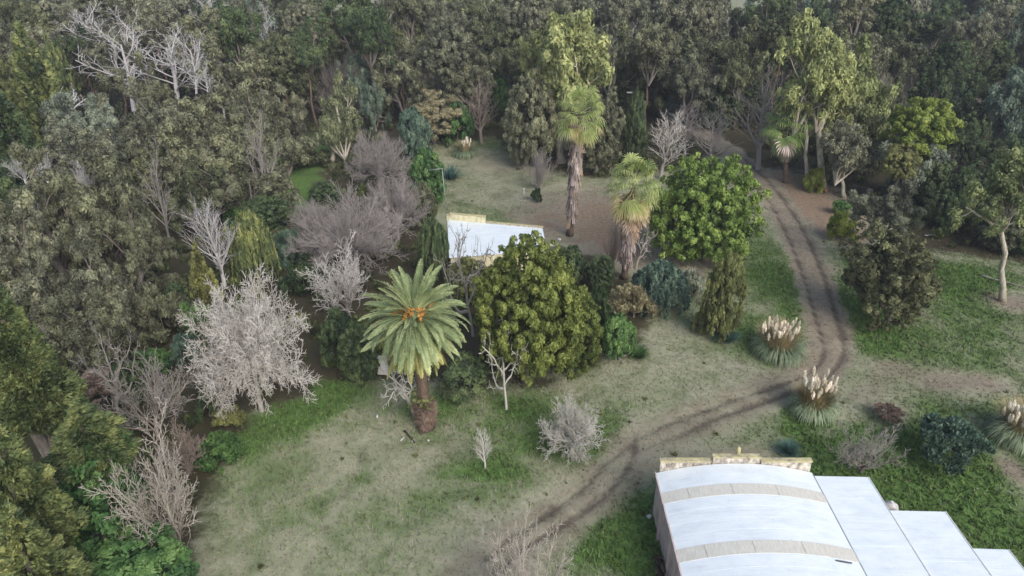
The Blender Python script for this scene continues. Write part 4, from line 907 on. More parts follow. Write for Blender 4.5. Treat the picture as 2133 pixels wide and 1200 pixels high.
def strip_mesh(seed, L=1.6):
    rng = np.random.default_rng(seed); V = []; Fq = []; T = []
    for k in range(7):
        x = rng.normal(0, .05); w = rng.uniform(.02, .045); y = rng.normal(0, .07); z = 0; b = len(V)
        for i in range(5):
            f = i / 4; V += [(x + .12 * f + rng.normal(0, .03), y - w + rng.normal(0, .03), -L * f), (x + .12 * f + rng.normal(0, .03), y + w, -L * f)]
            if i: Fq.append((b + 2 * i - 2, b + 2 * i - 1, b + 2 * i + 1, b + 2 * i))
        T += [rng.normal(.5, .2)] * 10
    return mesh_np('dead_strip', np.array(V), np.array(Fq), np.clip(T, 0, 1))
STRIP = [strip_mesh(480 + q) for q in range(4)]
def fan_palm(base, centre, crown_px, label, skirt, strips, tilt=None, mats=('fan', 'fan_old', 'fan_dead', 'fan_grey'), taper_to=.35, seed=1, fat=1.0):
    gx_, gy_, _ = at(*base); X, Y, Z, t = at_depth(centre[0], centre[1], gy_); root = tag(empty('fan_palm', (gx_, gy_, 0)), label, 'palm tree')
    R = crown_px / 2 * t / F; s = R / 2.25; dxx = X - gx_; rng = random.Random(seed)
    n = 20; mb = MB(); mb.tube([(dxx * (i / n), 0, Z * i / n) for i in range(n + 1)], [.36 - .12 * i / n + .03 * (i % 2) + (.15 if i == 0 else 0) for i in range(n + 1)], 10); mb.build('trunk', M['bark_brown'], root, smooth=True)
    for e, c in {80: 4, 58: 5, 36: 7, 14: 8, -8: 8, -30: 9, -55: 9}.items():
        for j in range(c):
            a = 6.283 * (j + rng.random() * .7) / c + e
            link('frond', FAN[e][j % 2], root, (dxx + .15 * math.cos(a), .15 * math.sin(a), Z + .012 * e * s), (rng.uniform(-.4, .4), rng.uniform(-.2, .2), a), (s * rng.uniform(.8, 1.18),) * 3, M[mats[0] if e > -20 or rng.random() < .3 else mats[1]])
    for j in range(skirt[0]):
        f = j / skirt[0]; a = 2.4 * j; z = Z - .3 * s - f * skirt[1]; q = .22 + .1 * (1 - f)
        link('dead_frond', DEADF[j % 3], root, (dxx * z / Z + q * math.cos(a), q * math.sin(a), z), (rng.uniform(-.3, .3), rng.uniform(-.25, .3) - .25 * (1 - f), a), (s * fat * (1 - .45 * f) * rng.uniform(.8, 1.1),) * 3, M[mats[2] if rng.random() < .7 else mats[3]])
    for j in range(strips[0]):
        f = j / strips[0]; a = 2.4 * j + 1; z = Z - strips[1] - f * (strips[2] - strips[1]); q = .3 + .26 * (1 - f)
        link('dead_strip', STRIP[j % 4], root, (dxx * z / Z + q * math.cos(a), q * math.sin(a), z), (rng.uniform(-.15, .15), rng.uniform(-.2, .1), a), (1.1, 1.1, rng.uniform(.7, 1.3)), M[mats[3] if rng.random() < .75 else mats[2]])
    return root
fan_palm((1187, 490), (1207, 240), 104, 'tallest fan palm with long grey shaggy trunk on the lawn right of the house', (26, 1.2), (150, 1.6, 12.0), seed=3)
fan_palm((1300, 580), (1319, 392), 116, 'fan palm with broad pinkish-brown dead skirt left of the lumpy bright-green tree', (60, 4.2), (110, 3.5, 7.6), seed=5, fat=1.25)
fan_palm((1636, 380), (1638, 266), 92, 'short dark-green fan palm with pale hanging skirt beside the upper track', (46, 2.6), (20, 2.6, 3.4), mats=('fan_green', 'fan_green', 'fan_grey', 'fan_grey'), seed=7, fat=1.3)

# ------------------------------------------------------------------ pampas grass, agaves
def blades(rng, n, R, Hh, droop, w, up0=.4, base_r=.25, tint=(.5, .15)):
    V = []; az = rng.random(n) * 6.283; sp = np.sqrt(rng.random(n)); el = np.radians(88 - sp * (90 - up0 * 60)); L = Hh * rng.uniform(.75, 1.15, n)
    p = np.stack([np.cos(az) * base_r * sp, np.sin(az) * base_r * sp, np.zeros(n)], 1); rings = []
    for i in range(6):
        d = np.stack([np.cos(az) * np.cos(el), np.sin(az) * np.cos(el), np.sin(el)], 1)
        side = np.stack([-np.sin(az), np.cos(az), np.zeros(n)], 1) * (w * (1 - i / 5) ** .6 + .002)
        rings.append((p - side, p + side)); p = p + d * (L / 5)[:, None]; el = np.maximum(el - np.radians(droop) * sp * (.5 + rng.random(n)) * (i + 1) / 3, np.radians(-80))
    A = np.array([r[0] for r in rings]); B = np.array([r[1] for r in rings]); V = np.stack([A, B], 2).transpose(1, 0, 2, 3).reshape(-1, 3)
    V[:, 2] = np.maximum(V[:, 2], .01)
    i = np.arange(n)[:, None] * 12; k = np.arange(5)[None] * 2; Fq = np.stack([i + k, i + k + 1, i + k + 3, i + k + 2], -1).reshape(-1, 4)
    return V, Fq, np.repeat(np.clip(rng.normal(*tint, n), 0, 1), 12)
def pampas(base, w, topy, label, nplume, seed, straw=.4, wide=.75):
    rng = np.random.default_rng(seed); gx_, gy_, t = at(*base); R = w / 2 * t / F; z = at_depth(base[0], topy, gy_ + .3)[2]
    root = tag(empty('pampas_grass', (gx_, gy_, 0)), label, 'pampas grass', 'pampas grass clumps')
    link('leaves', mesh_np('leaves', *blades(rng, 1100, R, R * 1.3, 60, .034, up0=1.0, base_r=R * .36, tint=(.5, .3))), root, m=M['pampas'])
    link('dry_leaves', mesh_np('dry_leaves', *blades(rng, int(900 * straw * 2), R, R * 1.3, 12, .022, up0=1.3, base_r=R * .45)), root, m=M['straw'])
    for j in range(nplume):
        a = rng.random() * 6.283; q = math.sqrt(rng.random()) * R * wide; h = z * rng.uniform(.74, 1.0) - .1; tx, ty = math.cos(a) * q, math.sin(a) * q * .8
        mb = MB(); mb.tube([(tx * .5, ty * .5, 0), (tx * .85, ty * .85, h * .6), (tx, ty, h)], [.014, .012, .008], 4); st = mb.build('stem', M['straw'], root)
        pl_ = np.array([[tx * (1 + .02 * k), ty * (1 + .02 * k), h - .55 + .15 * k] for k in range(5)])
        link('plume', mesh_np('plume', *leaves(rng, pl_, np.array([.06, .1, .11, .09, .05]) * 1.05, 60, .08, 2.6, 1.3, 'upward', shell=.1)), root, m=M['plume'])
    return root
pampas((1618, 738), 104, 668, 'pampas clump with dense cream plumes left of the bend in the track', 46, 1, .5)
pampas((1690, 858), 92, 775, 'pampas clump with spread-out white plumes between the track bend and the shed', 32, 2, .9, .85)
pampas((2120, 915), 120, 842, 'pampas clump cut by the right edge beside the round dark bush', 30, 3, .6)
pampas((969, 325), 48, 286, 'small distant pampas clump with few plumes at the back of the upper lawn', 12, 4, .3, .5)
def agave(base, w, label, seed, n=110, mat='agave', name='agave', cat='agave', wd=.05, el=1.2):
    rng = np.random.default_rng(seed); gx_, gy_, t = at(*base); R = w / 2 * t / F; root = tag(empty(name, (gx_, gy_, 0)), label, cat)
    link('leaves', mesh_np('leaves', *blades(rng, n, R, R * 1.15, 8, wd, up0=.5, base_r=R * .12)), root, m=M[mat]); return root
agave((1512, 712), 62, 'dark blue-green spiky rosette at the foot of the narrow yellow-green tree', 5, 220)
agave((940, 374), 56, 'dark spiky rosette on the lawn near the bent-arm pole', 6, 160, wd=.07)
agave((1640, 945), 54, 'dark grey-green tufted bush just behind the shed parapet', 7, 500, mat='agave', name='tufted_bush', cat='bush', wd=.02)
agave((1440, 590), 60, 'grey drooping tuft of dead leaves beside the narrow yellow-green tree', 8, 420, mat='fan_grey', name='dead_tuft', cat='plant', wd=.03)
agave((1330, 745), 50, 'narrow arching green grass clump beside the small green tree', 9, 500, mat='green', name='grass_clump', cat='plant', wd=.02)
agave((1215, 760), 80, 'drooping olive grass clump under the lumpy olive-green tree', 10, 900, mat='olive', name='grass_clump', cat='plant', wd=.02)

# ------------------------------------------------------------------ trees: crown boxes measured on the photograph
E, SH, CY, BT = 'eucalyptus_tree', 'shrub', 'cypress_tree', 'bare_tree'
# --- centre and clearing
tree('round_tree', 'tree', 'big lumpy olive-green tree in front of the white-roofed house', 'hero', (975, 490, 1225, 780), 'hero_olive', base=(1095, 795), var=0, tr=.4, rz=2.2)
tree('round_tree', 'tree', 'low olive-green tree spilling down the right flank of the big lumpy one', 'hero', (1120, 600, 1262, 768), 'hero_olive', base=(1190, 768), var=1)
tree('round_tree', 'tree', 'lumpy bright-green tree standing alone left of the upper track', 'hero', (1358, 322, 1590, 545), 'bright', base=(1468, 545), var=1, tr=.4)
tree('slim_tree', 'tree', 'narrow yellow-green tree with a spiky rosette at its foot', 'lumpy', (1462, 526, 1552, 706), 'olive', base=(1510, 705), var=0)
tree(SH, 'shrub', 'leafy olive sucker left of the narrow yellow-green tree', 'shrub', (1440, 630, 1490, 690), 'olive', base=(1468, 690))
tree(SH, 'shrub', 'feathery blue-green shrub right of the fan palm with the brown skirt', 'weep', (1318, 540, 1436, 645), 'bluegreen', base=(1380, 640), var=0)
tree(SH, 'small tree', 'small fresh-green tree right of the big lumpy olive-green one', 'broad', (1248, 650, 1330, 750), 'green', base=(1290, 748))
tree(SH, 'shrub', 'dark green shrub in front of the tallest fan palm', 'broad', (1165, 512, 1222, 592), 'darkgreen', base=(1195, 592))
tree(SH, 'shrub', 'upright dark shrub between the two big fan palms', 'column', (1215, 525, 1282, 610), 'darkgreen', base=(1248, 610), var=1)
tree(SH, 'shrub', 'brownish tangled shrub below the fan palm with the brown skirt', 'shrub', (1268, 588, 1372, 660), 'tan', base=(1320, 660))
tree(SH, 'shrub', 'dim green shrub wedged between the olive-green tree and the brown tangle', 'shrub', (1215, 600, 1290, 700), 'darkgreen', base=(1250, 700))
tree(SH, 'shrub', 'grey-leaved bush above the narrow yellow-green tree', 'shrub', (1415, 560, 1475, 615), 'greygreen', base=(1448, 615))
tree('dense_tree', 'tree', 'dark dense evergreen hugging the left side of the white roof', 'weep', (868, 455, 938, 575), 'darkgreen', base=(900, 585), var=1)
tree('dense_tree', 'tree', 'dark bush behind the date palm crown on its left', 'broad', (700, 670, 790, 790), 'darkgreen', base=(742, 790))
tree(SH, 'shrub', 'dark hedge-like bush under the silver bare tree on its right', 'broad', (660, 640, 745, 760), 'darkgreen', base=(700, 762))
tree(SH, 'shrub', 'dark ground ivy heap right of the date palm trunk', 'broad', (905, 740, 1030, 830), 'darkgreen', base=(965, 822))
tree(SH, 'shrub', 'yellowish-green shrub tucked against the near wall of the house', 'broad', (925, 532, 1020, 630), 'olive', base=(970, 625))
tree(SH, 'bush', 'round dark wiry bush right of the long shed', 'shrub', (1918, 858, 2062, 965), 'bluegreen', base=(1990, 960), var=1)
tree(SH, 'bush', 'small dark bush below the grey fan-shaped bush on the upper lawn', 'shrub', (1106, 388, 1130, 422), 'darkgreen', base=(1118, 420))
tree(SH, 'shrub', 'yellow-green fern-like shrub beside the red-brown leaf litter', 'shrub', (1676, 345, 1720, 402), 'lime', base=(1700, 398))
tree(SH, 'shrub', 'yellowish shrub at the left foot of the big grey-brown bush', 'shrub', (1728, 440, 1790, 500), 'lime', base=(1760, 498))
tree(SH, 'shrub', 'small dark-green bush above the yellowish shrub by the track', 'broad', (1735, 416, 1776, 446), 'green', base=(1755, 446))
# --- big bush right of track
tree('dense_tree', 'tree', 'big grey-brown conical evergreen right of the track bend', 'column', (1755, 462, 1948, 672), 'bush_olive', base=(1850, 672), var=1, tr=.3)
tree('dense_tree', 'tree', 'grey feathery tree rising behind the big grey-brown evergreen', 'eucfine', (1780, 378, 1920, 500), 'euc_grey', base=(1850, 560), var=0)
tree('wattle_tree', 'tree', 'bright lime-topped wattle with tiered crown among dark trees', 'lumpy', (1846, 206, 1990, 326), 'lime', h=14, var=0)
tree('wattle_tree', 'tree', 'middle tier of soft green wattle below the lime crown', 'euc', (1830, 270, 1965, 400), 'greygreen', h=10, var=1)
tree('wattle_tree', 'tree', 'yellow-green young wattle between the lime crown and the grey feathery tree', 'lumpy', (1835, 300, 1920, 372), 'olive', h=9, var=2)
# --- right side gums
tree(E, 'gum tree', 'large yellow-crowned gum beside the upper track with a pale forked trunk', 'euc', (1606, 36, 1775, 235), 'euc_yellow', base=(1680, 388), var=0, trunk='bark_pale', tr=.3)
tree(E, 'gum tree', 'grey-green gum leaning out right of the yellow-crowned one', 'euc', (1706, 84, 1888, 300), 'euc_yellow', base=(1745, 372), var=3, trunk='bark_pale')
tree(E, 'gum tree', 'lower grey gum foliage under the yellow-crowned one', 'euc', (1690, 190, 1850, 350), 'euc_pale', base=(1735, 372), var=2, trunk='bark_pale')
tree(E, 'gum tree', 'yellowish mid crown between the two halves of the big yellow-crowned gum', 'euc', (1655, 110, 1790, 262), 'euc_yellow', base=(1712, 392), var=4, trunk='bark_pale')
tree(E, 'gum tree', 'slim grey gum with bare lower stem at the brown clearing edge', 'euc', (1712, 255, 1812, 360), 'euc_grey', base=(1758, 412), var=1, trunk='bark_pale')
tree(E, 'gum tree', 'gum with leaning white trunk at the right edge of the green lawn', 'euc', (2008, 290, 2190, 475), 'euc_yellow', base=(2088, 628), var=2, trunk='bark_pale', tr=.3)
tree(E, 'gum tree', 'tall fresh-green gum near the upper right corner', 'euc', (1985, 10, 2125, 215), 'euc_blue', h=17, var=4)
tree(E, 'gum tree', 'mid-green gum on the right edge above the leaning white trunk', 'euc', (2060, 150, 2170, 310), 'euc_blue', h=14, var=1)
tree(E, 'gum tree', 'soft green gum left of the tall fresh-green one', 'euc', (1960, 65, 2050, 190), 'euc_pale', h=15, var=0)
tree('dense_tree', 'tree', 'dark green bushy tree at the wood edge above the white fallen branch', 'column', (1940, 330, 2040, 500), 'darkgreen', h=8, var=0)
tree('dense_tree', 'tree', 'dark tree right of the lime-topped wattle', 'column', (1965, 240, 2055, 380), 'darkgreen', h=10, var=1)
tree('dense_tree', 'tree', 'dusky bushy tree behind the leaning white-trunk gum', 'column', (2040, 400, 2150, 520), 'olive_brown', h=7, var=0)
tree('dense_tree', 'tree', 'dark column of leaves between two grey twiggy thickets on the right', 'cone', (1890, 130, 1965, 250), 'darkgreen', h=13)
tree('dense_tree', 'tree', 'round green-topped dark tree in the upper right wood', 'column', (1850, 55, 1930, 190), 'darkgreen', h=15, var=1)
tree('dense_tree', 'tree', 'dark pointed tree right of the round green-topped one', 'cone', (1915, 70, 1975, 210), 'darkgreen', h=14)
tree('dense_tree', 'tree', 'dark evergreen by the upper track opposite the lumpy bright-green tree', 'broad', (1690, 300, 1760, 395), 'darkgreen', h=5)
tree('dense_tree', 'tree', 'shadowy leafy tree filling the gap below the lime crown on the left', 'column', (1790, 230, 1850, 380), 'euc_dark', h=9, var=1)
# --- centre back
tree(E, 'gum tree', 'tallest yellow-green gum behind the tallest fan palm', 'euc', (1085, 36, 1268, 262), 'euc_yellow', base=(1168, 338), var=1, trunk='bark_pale')
tree(E, 'gum tree', 'small yellowish gum limb crown on the left of the tallest yellow-green gum', 'euc', (1072, 85, 1150, 180), 'euc_yellow', h=17, var=4)
tree('dense_tree', 'tree', 'bushy olive tree at the foot of the tallest yellow-green gum, left side', 'column', (1045, 150, 1185, 345), 'olive_brown', base=(1118, 345), var=0)
tree('dense_tree', 'tree', 'bushy olive tree right behind the tallest fan palm', 'column', (1180, 190, 1300, 365), 'olive_brown', base=(1240, 365), var=1)
tree(SH, 'shrub', 'bright green tree peeping left of the bushy olive one', 'broad', (1025, 165, 1085, 240), 'green', h=9)
tree('dense_tree', 'tree', 'round dark tree right of the tallest yellow-green gum', 'broad', (1260, 120, 1345, 215), 'darkgreen', h=11)
tree('dense_tree', 'tree', 'dark ivy-covered column under the pale lamp head', 'column', (1292, 188, 1352, 345), 'darkgreen', base=(1322, 345), var=0)
tree('round_tree', 'tree', 'round grey-green tree above the pale bare trees', 'lumpy', (1370, 150, 1468, 255), 'bluegreen', h=9, var=1)
tree(SH, 'shrub', 'tan shrub with pale feathery tops beyond the upper lawn', 'eucfine', (848, 192, 975, 275), 'tan', base=(905, 300), var=2)
tree(SH, 'shrub', 'bright green bush beside the tan feathery shrub', 'broad', (908, 212, 995, 298), 'green', base=(955, 300))
tree(SH, 'shrub', 'grey-green bush below the tan feathery shrub', 'broad', (830, 225, 900, 330), 'bluegreen', base=(862, 332))
tree(SH, 'shrub', 'low green hedge along the left edge of the upper lawn', 'broad', (850, 310, 925, 430), 'green', base=(888, 430))
tree(SH, 'shrub', 'dull green bush left of the bent-arm pole foot', 'broad', (845, 380, 915, 470), 'euc_dark', base=(880, 470))
tree('dense_tree', 'tree', 'dark cypress-like tree in the centre of the back wood', 'column', (905, 105, 985, 235), 'euc_dark', h=12, var=0)
tree('dense_tree', 'tree', 'dark cypress-like tree right of its twin in the back wood', 'column', (985, 115, 1065, 225), 'darkgreen', h=12, var=1)
tree('dense_tree', 'tree', 'drooping dark tree with olive top behind the brown bare tree', 'cone', (955, 130, 1025, 280), 'euc_dark', h=10)
tree(E, 'gum tree', 'pale slender gum standing in the green gap left of the centre', 'euc', (646, 152, 756, 300), 'euc_pale', base=(690, 338), var=3, trunk='bark_pale')
tree(E, 'gum tree', 'bluish gum behind the pale slender one', 'euc', (695, 118, 775, 215), 'euc_blue', h=12, var=1)
tree(E, 'gum tree', 'bluish drooping gum right of the pale slender one', 'euc', (740, 170, 810, 270), 'euc_blue', h=9, var=4)
tree(E, 'gum tree', 'small dusty gum left of the green gap', 'euc', (575, 190, 640, 300), 'euc_grey', h=8, var=0)
tree('dense_tree', 'tree', 'olive-brown bush tree between the bluish gums and the dark hollow', 'column', (775, 150, 825, 260), 'olive_brown', h=8, var=1)
# --- left mass
tree('casuarina_tree', 'tree', 'largest brown-olive tree of the left wood, crown under the right dead snag', 'eucfine', (385, 95, 610, 330), 'olive_brown', h=18, var=0, rise=1.1)
tree('casuarina_tree', 'tree', 'brown-olive tree spreading right of the largest one', 'eucfine', (470, 150, 640, 400), 'olive_brown', h=14, var=1)
tree('casuarina_tree', 'tree', 'olive tree below the largest brown-olive one', 'eucfine', (330, 220, 520, 440), 'olive_brown', h=13, var=2)
tree('casuarina_tree', 'tree', 'dark brown-olive crown at the lower right of the left wood mass', 'eucfine', (430, 290, 610, 480), 'olive_brown', h=9, var=1)
tree('casuarina_tree', 'tree', 'dusky olive crown above the slim white bare tree', 'eucfine', (345, 330, 500, 490), 'euc_dark', h=9, var=0)
tree('casuarina_tree', 'tree', 'pale green-topped crown under the small forked snag', 'eucfine', (105, 190, 240, 340), 'greygreen', h=15, var=2)
tree('casuarina_tree', 'tree', 'grey-olive crown left of the largest brown-olive tree', 'eucfine', (200, 180, 370, 400), 'euc_grey', h=14, var=0)
tree('casuarina_tree', 'tree', 'dusty olive crown between the left snags', 'eucfine', (235, 110, 370, 260), 'olive_brown', h=16, var=1)
tree('casuarina_tree', 'tree', 'broad grey-olive tree at the left edge below the dead twigs', 'eucfine', (-20, 310, 190, 560), 'olive_brown', h=17, var=0)
tree('casuarina_tree', 'tree', 'brown-olive tree right of the broad one at the left edge', 'eucfine', (120, 330, 320, 600), 'olive_brown', h=15, var=2)
tree('casuarina_tree', 'tree', 'dusky tree below the two big olive ones on the left', 'eucfine', (60, 470, 270, 720), 'euc_grey', h=12, var=1)
tree('casuarina_tree', 'tree', 'small dark olive tree left of the dark forest floor', 'eucfine', (180, 520, 320, 720), 'olive_brown', h=9, var=0)
tree('casuarina_tree', 'tree', 'soft olive crown low between the dusky tree and the left edge conifers', 'eucfine', (90, 590, 260, 780), 'olive_brown', h=9, var=2)
tree('casuarina_tree', 'tree', 'speckled grey-olive crown hanging over the forest gap', 'eucfine', (200, 400, 330, 560), 'olive_brown', h=13, var=1)
tree('casuarina_tree', 'tree', 'grey-leaved crown at the left edge above the tall olive conifer', 'eucfine', (-50, 420, 110, 620), 'euc_grey', h=14, var=2)
tree('casuarina_tree', 'tree', 'dull olive crown filling the wood left of the pointed dead sprays', 'eucfine', (60, 250, 230, 400), 'euc_grey', h=14, var=0)
tree(SH, 'shrub', 'green and grey speckled bush left of the silver bare tree', 'shrub', (270, 600, 400, 720), 'olive_brown', h=4, var=0)
tree(SH, 'shrub', 'deep green bush directly left of the silver bare tree', 'shrub', (370, 620, 450, 720), 'green', h=3.5, var=1)
tree(SH, 'shrub', 'blue-grey bush below the deep green one by the silver bare tree', 'shrub', (350, 690, 440, 770), 'bluegreen', h=3, var=2)
tree(SH, 'shrub', 'lime green low bush above the upper grey bare bush', 'shrub', (280, 725, 355, 775), 'green', h=3, var=1)
tree(CY, 'cypress', 'dark green pointed cypress in the upper left', 'cone', (15, 62, 150, 350), 'cypress', h=21)
tree(CY, 'cypress', 'dark spreading cypress below the pointed one at the left edge', 'cone', (-40, 180, 90, 400), 'darkgreen', h=18)
tree(CY, 'cypress', 'yellow-tinged cypress at the upper left edge', 'column', (-50, 115, 40, 270), 'olive', h=20, var=1)
tree(CY, 'cypress', 'yellowish side crown right of the dark pointed cypress', 'column', (85, 80, 150, 240), 'cypress', h=17, var=0)
tree(CY, 'weeping conifer', 'weeping olive conifer right of the slim white bare tree', 'weep', (478, 440, 572, 580), 'cypress', h=8, var=0)
tree(CY, 'weeping conifer', 'narrow yellow-olive conifer left of the slim white bare tree', 'cone', (385, 505, 452, 640), 'olive', h=7)
tree(CY, 'conifer', 'green conifer with tiered sprays in the lower left', 'cone', (88, 822, 265, 985), 'cypress', h=11, var=1)
tree(CY, 'conifer', 'tall grey-olive conifer filling the left edge half way down', 'cone', (-60, 555, 75, 800), 'cypress', h=17, var=0)
tree(CY, 'conifer', 'olive-brown conifer below the tall one at the left edge', 'cone', (-50, 640, 130, 900), 'cypress', h=14, var=2)
tree(CY, 'conifer', 'brownish drooping conifer in the lower left corner', 'cone', (-70, 850, 120, 1160), 'cypress', h=14, var=0)
tree(CY, 'conifer', 'yellow-brown conifer right above the bright broadleaf mass', 'cone', (20, 930, 130, 1120), 'olive', h=11, var=1)
tree(CY, 'conifer', 'olive conifer cut by the bottom left corner', 'cone', (-40, 1040, 140, 1280), 'cypress', h=11, var=2)
tree('broadleaf_tree', 'tree', 'bright green broadleaf tree left of the pale bare tree at the bottom left', 'broad', (85, 930, 320, 1170), 'green', h=8, var=0)
tree('broadleaf_tree', 'tree', 'bright green crown above and behind the larger broadleaf one', 'broad', (150, 895, 285, 1010), 'green', h=8.5, var=1)
tree('broadleaf_tree', 'tree', 'bright green bush at the bottom edge left of the lawn', 'broad', (170, 1110, 405, 1290), 'green', h=5, var=2)
tree(SH, 'shrub', 'low green shrubs right of the pale bare tree by the lawn edge', 'shrub', (400, 880, 500, 990), 'green', h=2.2, var=0)
tree(SH, 'shrub', 'yellowish bush under the silver bare tree', 'shrub', (440, 840, 505, 890), 'olive', h=1.8, var=1)
tree(SH, 'shrub', 'dark green bush between the two grey bare trees and the lawn', 'shrub', (395, 790, 470, 880), 'darkgreen', h=3, var=2)
tree(SH, 'shrub', 'dark green bush left of the upper grey bare tree', 'broad', (225, 745, 300, 840), 'darkgreen', h=4)
tree(SH, 'bush', 'reddish-brown dead bush in the hollow of the left wood', 'shrub', (130, 765, 260, 830), 'rust', h=2.5, var=0)
tree(SH, 'shrub', 'blue-green shrub left of the pink bare trees', 'shrub', (560, 470, 640, 560), 'bluegreen', h=4, var=2)
tree(SH, 'shrub', 'dark shrub in the gap above the silver bare tree', 'shrub', (580, 530, 680, 620), 'darkgreen', h=3.5, var=1)
tree(SH, 'shrub', 'green mossy shrub inside the pink bare trees', 'shrub', (655, 425, 830, 545), 'olive_brown', h=5, var=2)
tree(SH, 'shrub', 'dark green shrub under the pale slender gum', 'shrub', (600, 300, 700, 350), 'euc_dark', h=2.5, var=0)
tree(SH, 'shrub', 'dim shrub on the forest floor between left wood and weeping conifer', 'broad', (500, 400, 600, 480), 'darkgreen', h=4)
# --- bare trees
bare_tree(BT, 'bare tree', 'large round silver-grey bare tree at the lawn edge left of the date palm', 'round', (545, 855), 578, 258, 'twig_grey', twig='silver_pink', rz=0.5)
bare_tree(BT, 'bare tree', 'round silver bare bush on the lawn right of the date palm', 'lowball', (1192, 950), 838, 158, 'silver', 0)
bare_tree(BT, 'bare sapling', 'tiny pale sapling on the lawn below the bare forked tree', 'up', (1011, 976), 888, 42, 'silver_pink', 0)
bare_tree(BT, 'bare tree', 'pale forked leafless tree in front of the lumpy olive-green tree', 'crooked', (1055, 852), 682, 120, 'silver', 0)
bare_tree(BT, 'bare tree', 'pale bare bush top rising at the bottom edge of the lawn', 'bush', (1100, 1320), 1110, 250, 'twig_straw', 1)
bare_tree(BT, 'bare tree', 'sprawling dark-grey bare tree right of the shed parapet', 'spread', (1792, 985), 893, 140, 'twig_dark', 0, twig='twig_grey')
bare_tree(BT, 'bare bush', 'grey fan-shaped bare bush on the upper lawn', 'fan', (1122, 392), 308, 78, 'twig_pink', 0)
bare_tree(BT, 'bare tree', 'pale bare tree of the lower left, nearest the lawn edge', 'spread', (382, 1160), 885, 225, 'twig_straw', 1)
bare_tree(BT, 'bare tree', 'grey-brown bare tree above the one at the lower left lawn edge', 'spread', (330, 915), 742, 170, 'twig_brown', 0, twig='twig_grey')
bare_tree(BT, 'bare tree', 'dry brown bare tree behind the one at the lower left lawn edge', 'spread', (395, 985), 880, 120, 'twig_brown', 1)
bare_tree(BT, 'bare bush', 'low wiry grey bush below the lower left bare tree', 'fan', (355, 1175), 1040, 130, 'twig_brown', 1)
bare_tree(BT, 'bare tree', 'slim white upright bare tree left of the weeping conifer', 'up', (470, 600), 408, 110, 'dead_white', 1)
bare_tree(BT, 'bare tree', 'upper pink-grey bare tree above the house on the left', 'mist', (792, 395), 280, 150, 'twig_pink', rz=1)
bare_tree(BT, 'bare tree', 'wide pink-grey bare tree left of the white roof', 'mist', (745, 570), 400, 250, 'twig_pink', 1, rz=2)
bare_tree(BT, 'bare tree', 'pink-grey bare tree merging with the left side of the wide one', 'mist', (675, 550), 415, 150, 'twig_pink', rz=3)
bare_tree(BT, 'bare tree', 'pink-grey bare tree between the wide one and the white roof', 'mist', (830, 500), 362, 150, 'twig_pink', 0)
bare_tree(BT, 'bare tree', 'crooked pale bare tree behind the left of the date palm crown', 'spread', (728, 662), 505, 160, 'twig_grey', 1, twig='silver_pink')
bare_tree(BT, 'bare tree', 'grey bare tree between date palm crown and lumpy olive-green tree', 'crooked', (985, 700), 470, 130, 'twig_grey', 0)
bare_tree(BT, 'bare sapling', 'bare sapling growing round the foot of the date palm', 'crooked', (870, 872), 745, 150, 'silver', 1)
bare_tree(BT, 'bare tree', 'crooked pale low bare tree beside the small pampas clump', 'crooked', (895, 318), 245, 90, 'silver', 1)
bare_tree(BT, 'bare tree', 'brown bare tree behind the small pampas clump', 'up', (1003, 300), 172, 85, 'twig_brown', 0)
bare_tree(BT, 'bare tree', 'pale bare tree left of the lumpy bright-green tree top', 'up', (1375, 372), 228, 90, 'twig_grey', 0, twig='silver_pink')
bare_tree(BT, 'bare tree', 'pinkish bare tree above the lumpy bright-green tree', 'up', (1480, 345), 232, 100, 'twig_pink', 1)
bare_tree(BT, 'bare tree', 'tallest pink-brown bare tree left of the short fan palm', 'up', (1578, 352), 142, 140, 'twig_pink', 0, twig='twig_brown')
bare_tree(BT, 'bare tree', 'thin bare tree between the round grey-green tree and the pinkish one', 'up', (1425, 330), 215, 80, 'twig_pink', 1)
bare_tree(BT, 'bare sapling', 'thin brown twigs left of the brown-skirted fan palm', 'fan', (1275, 560), 465, 60, 'twig_brown', 0)
bare_tree(BT, 'bare sapling', 'pale crooked twigs right of the brown-skirted fan palm', 'crooked', (1325, 560), 465, 70, 'twig_straw', 0)
bare_tree(BT, 'bare thicket', 'pink-grey twig thicket left of the tall fresh-green gum', 'fan', (2035, 0), 170, 110, 'twig_pink', 1, h=9)
bare_tree(BT, 'bare thicket', 'grey twig thicket above the lime-topped wattle', 'fan', (1905, 0), 135, 100, 'twig_grey', 0, h=11)
bare_tree(BT, 'bare thicket', 'dark bare thicket right of the wattle tiers', 'bush', (1985, 0), 300, 130, 'twig_dark', 0, h=6)
bare_tree(BT, 'bare thicket', 'dark bare thicket in front of the wood edge on the right', 'bush', (2010, 0), 390, 120, 'twig_dark', 1, h=5)
bare_tree('dead_tree', 'dead tree', 'great bone-white dead snag with bare arms in the upper left', 'snagtop', (232, 0), 38, 210, 'dead_white', 0, h=20, hp=15)
bare_tree('dead_tree', 'dead tree', 'white dead snag close behind the great one', 'snagtop', (272, 0), 12, 150, 'dead_white', 1, h=20, hp=13)
bare_tree('dead_tree', 'dead tree', 'white dead snag reaching up right of the great one', 'snagtop', (335, 0), 55, 170, 'dead_white', 2, h=19, hp=12)
bare_tree('dead_tree', 'dead tree', 'white dead snag in the middle between the great one and the right one', 'snagtop', (380, 0), 62, 110, 'dead_white', 0, h=19, hp=11)
bare_tree('dead_tree', 'dead tree', 'right-hand white snag standing above the largest brown-olive tree', 'snagtop', (548, 0), 5, 90, 'dead_white', 1, h=19, hp=10)
bare_tree('dead_tree', 'dead tree', 'small forked white snag left of the great one', 'snag', (118, 0), 180, 110, 'dead_white', 1, h=14.5, hp=6)
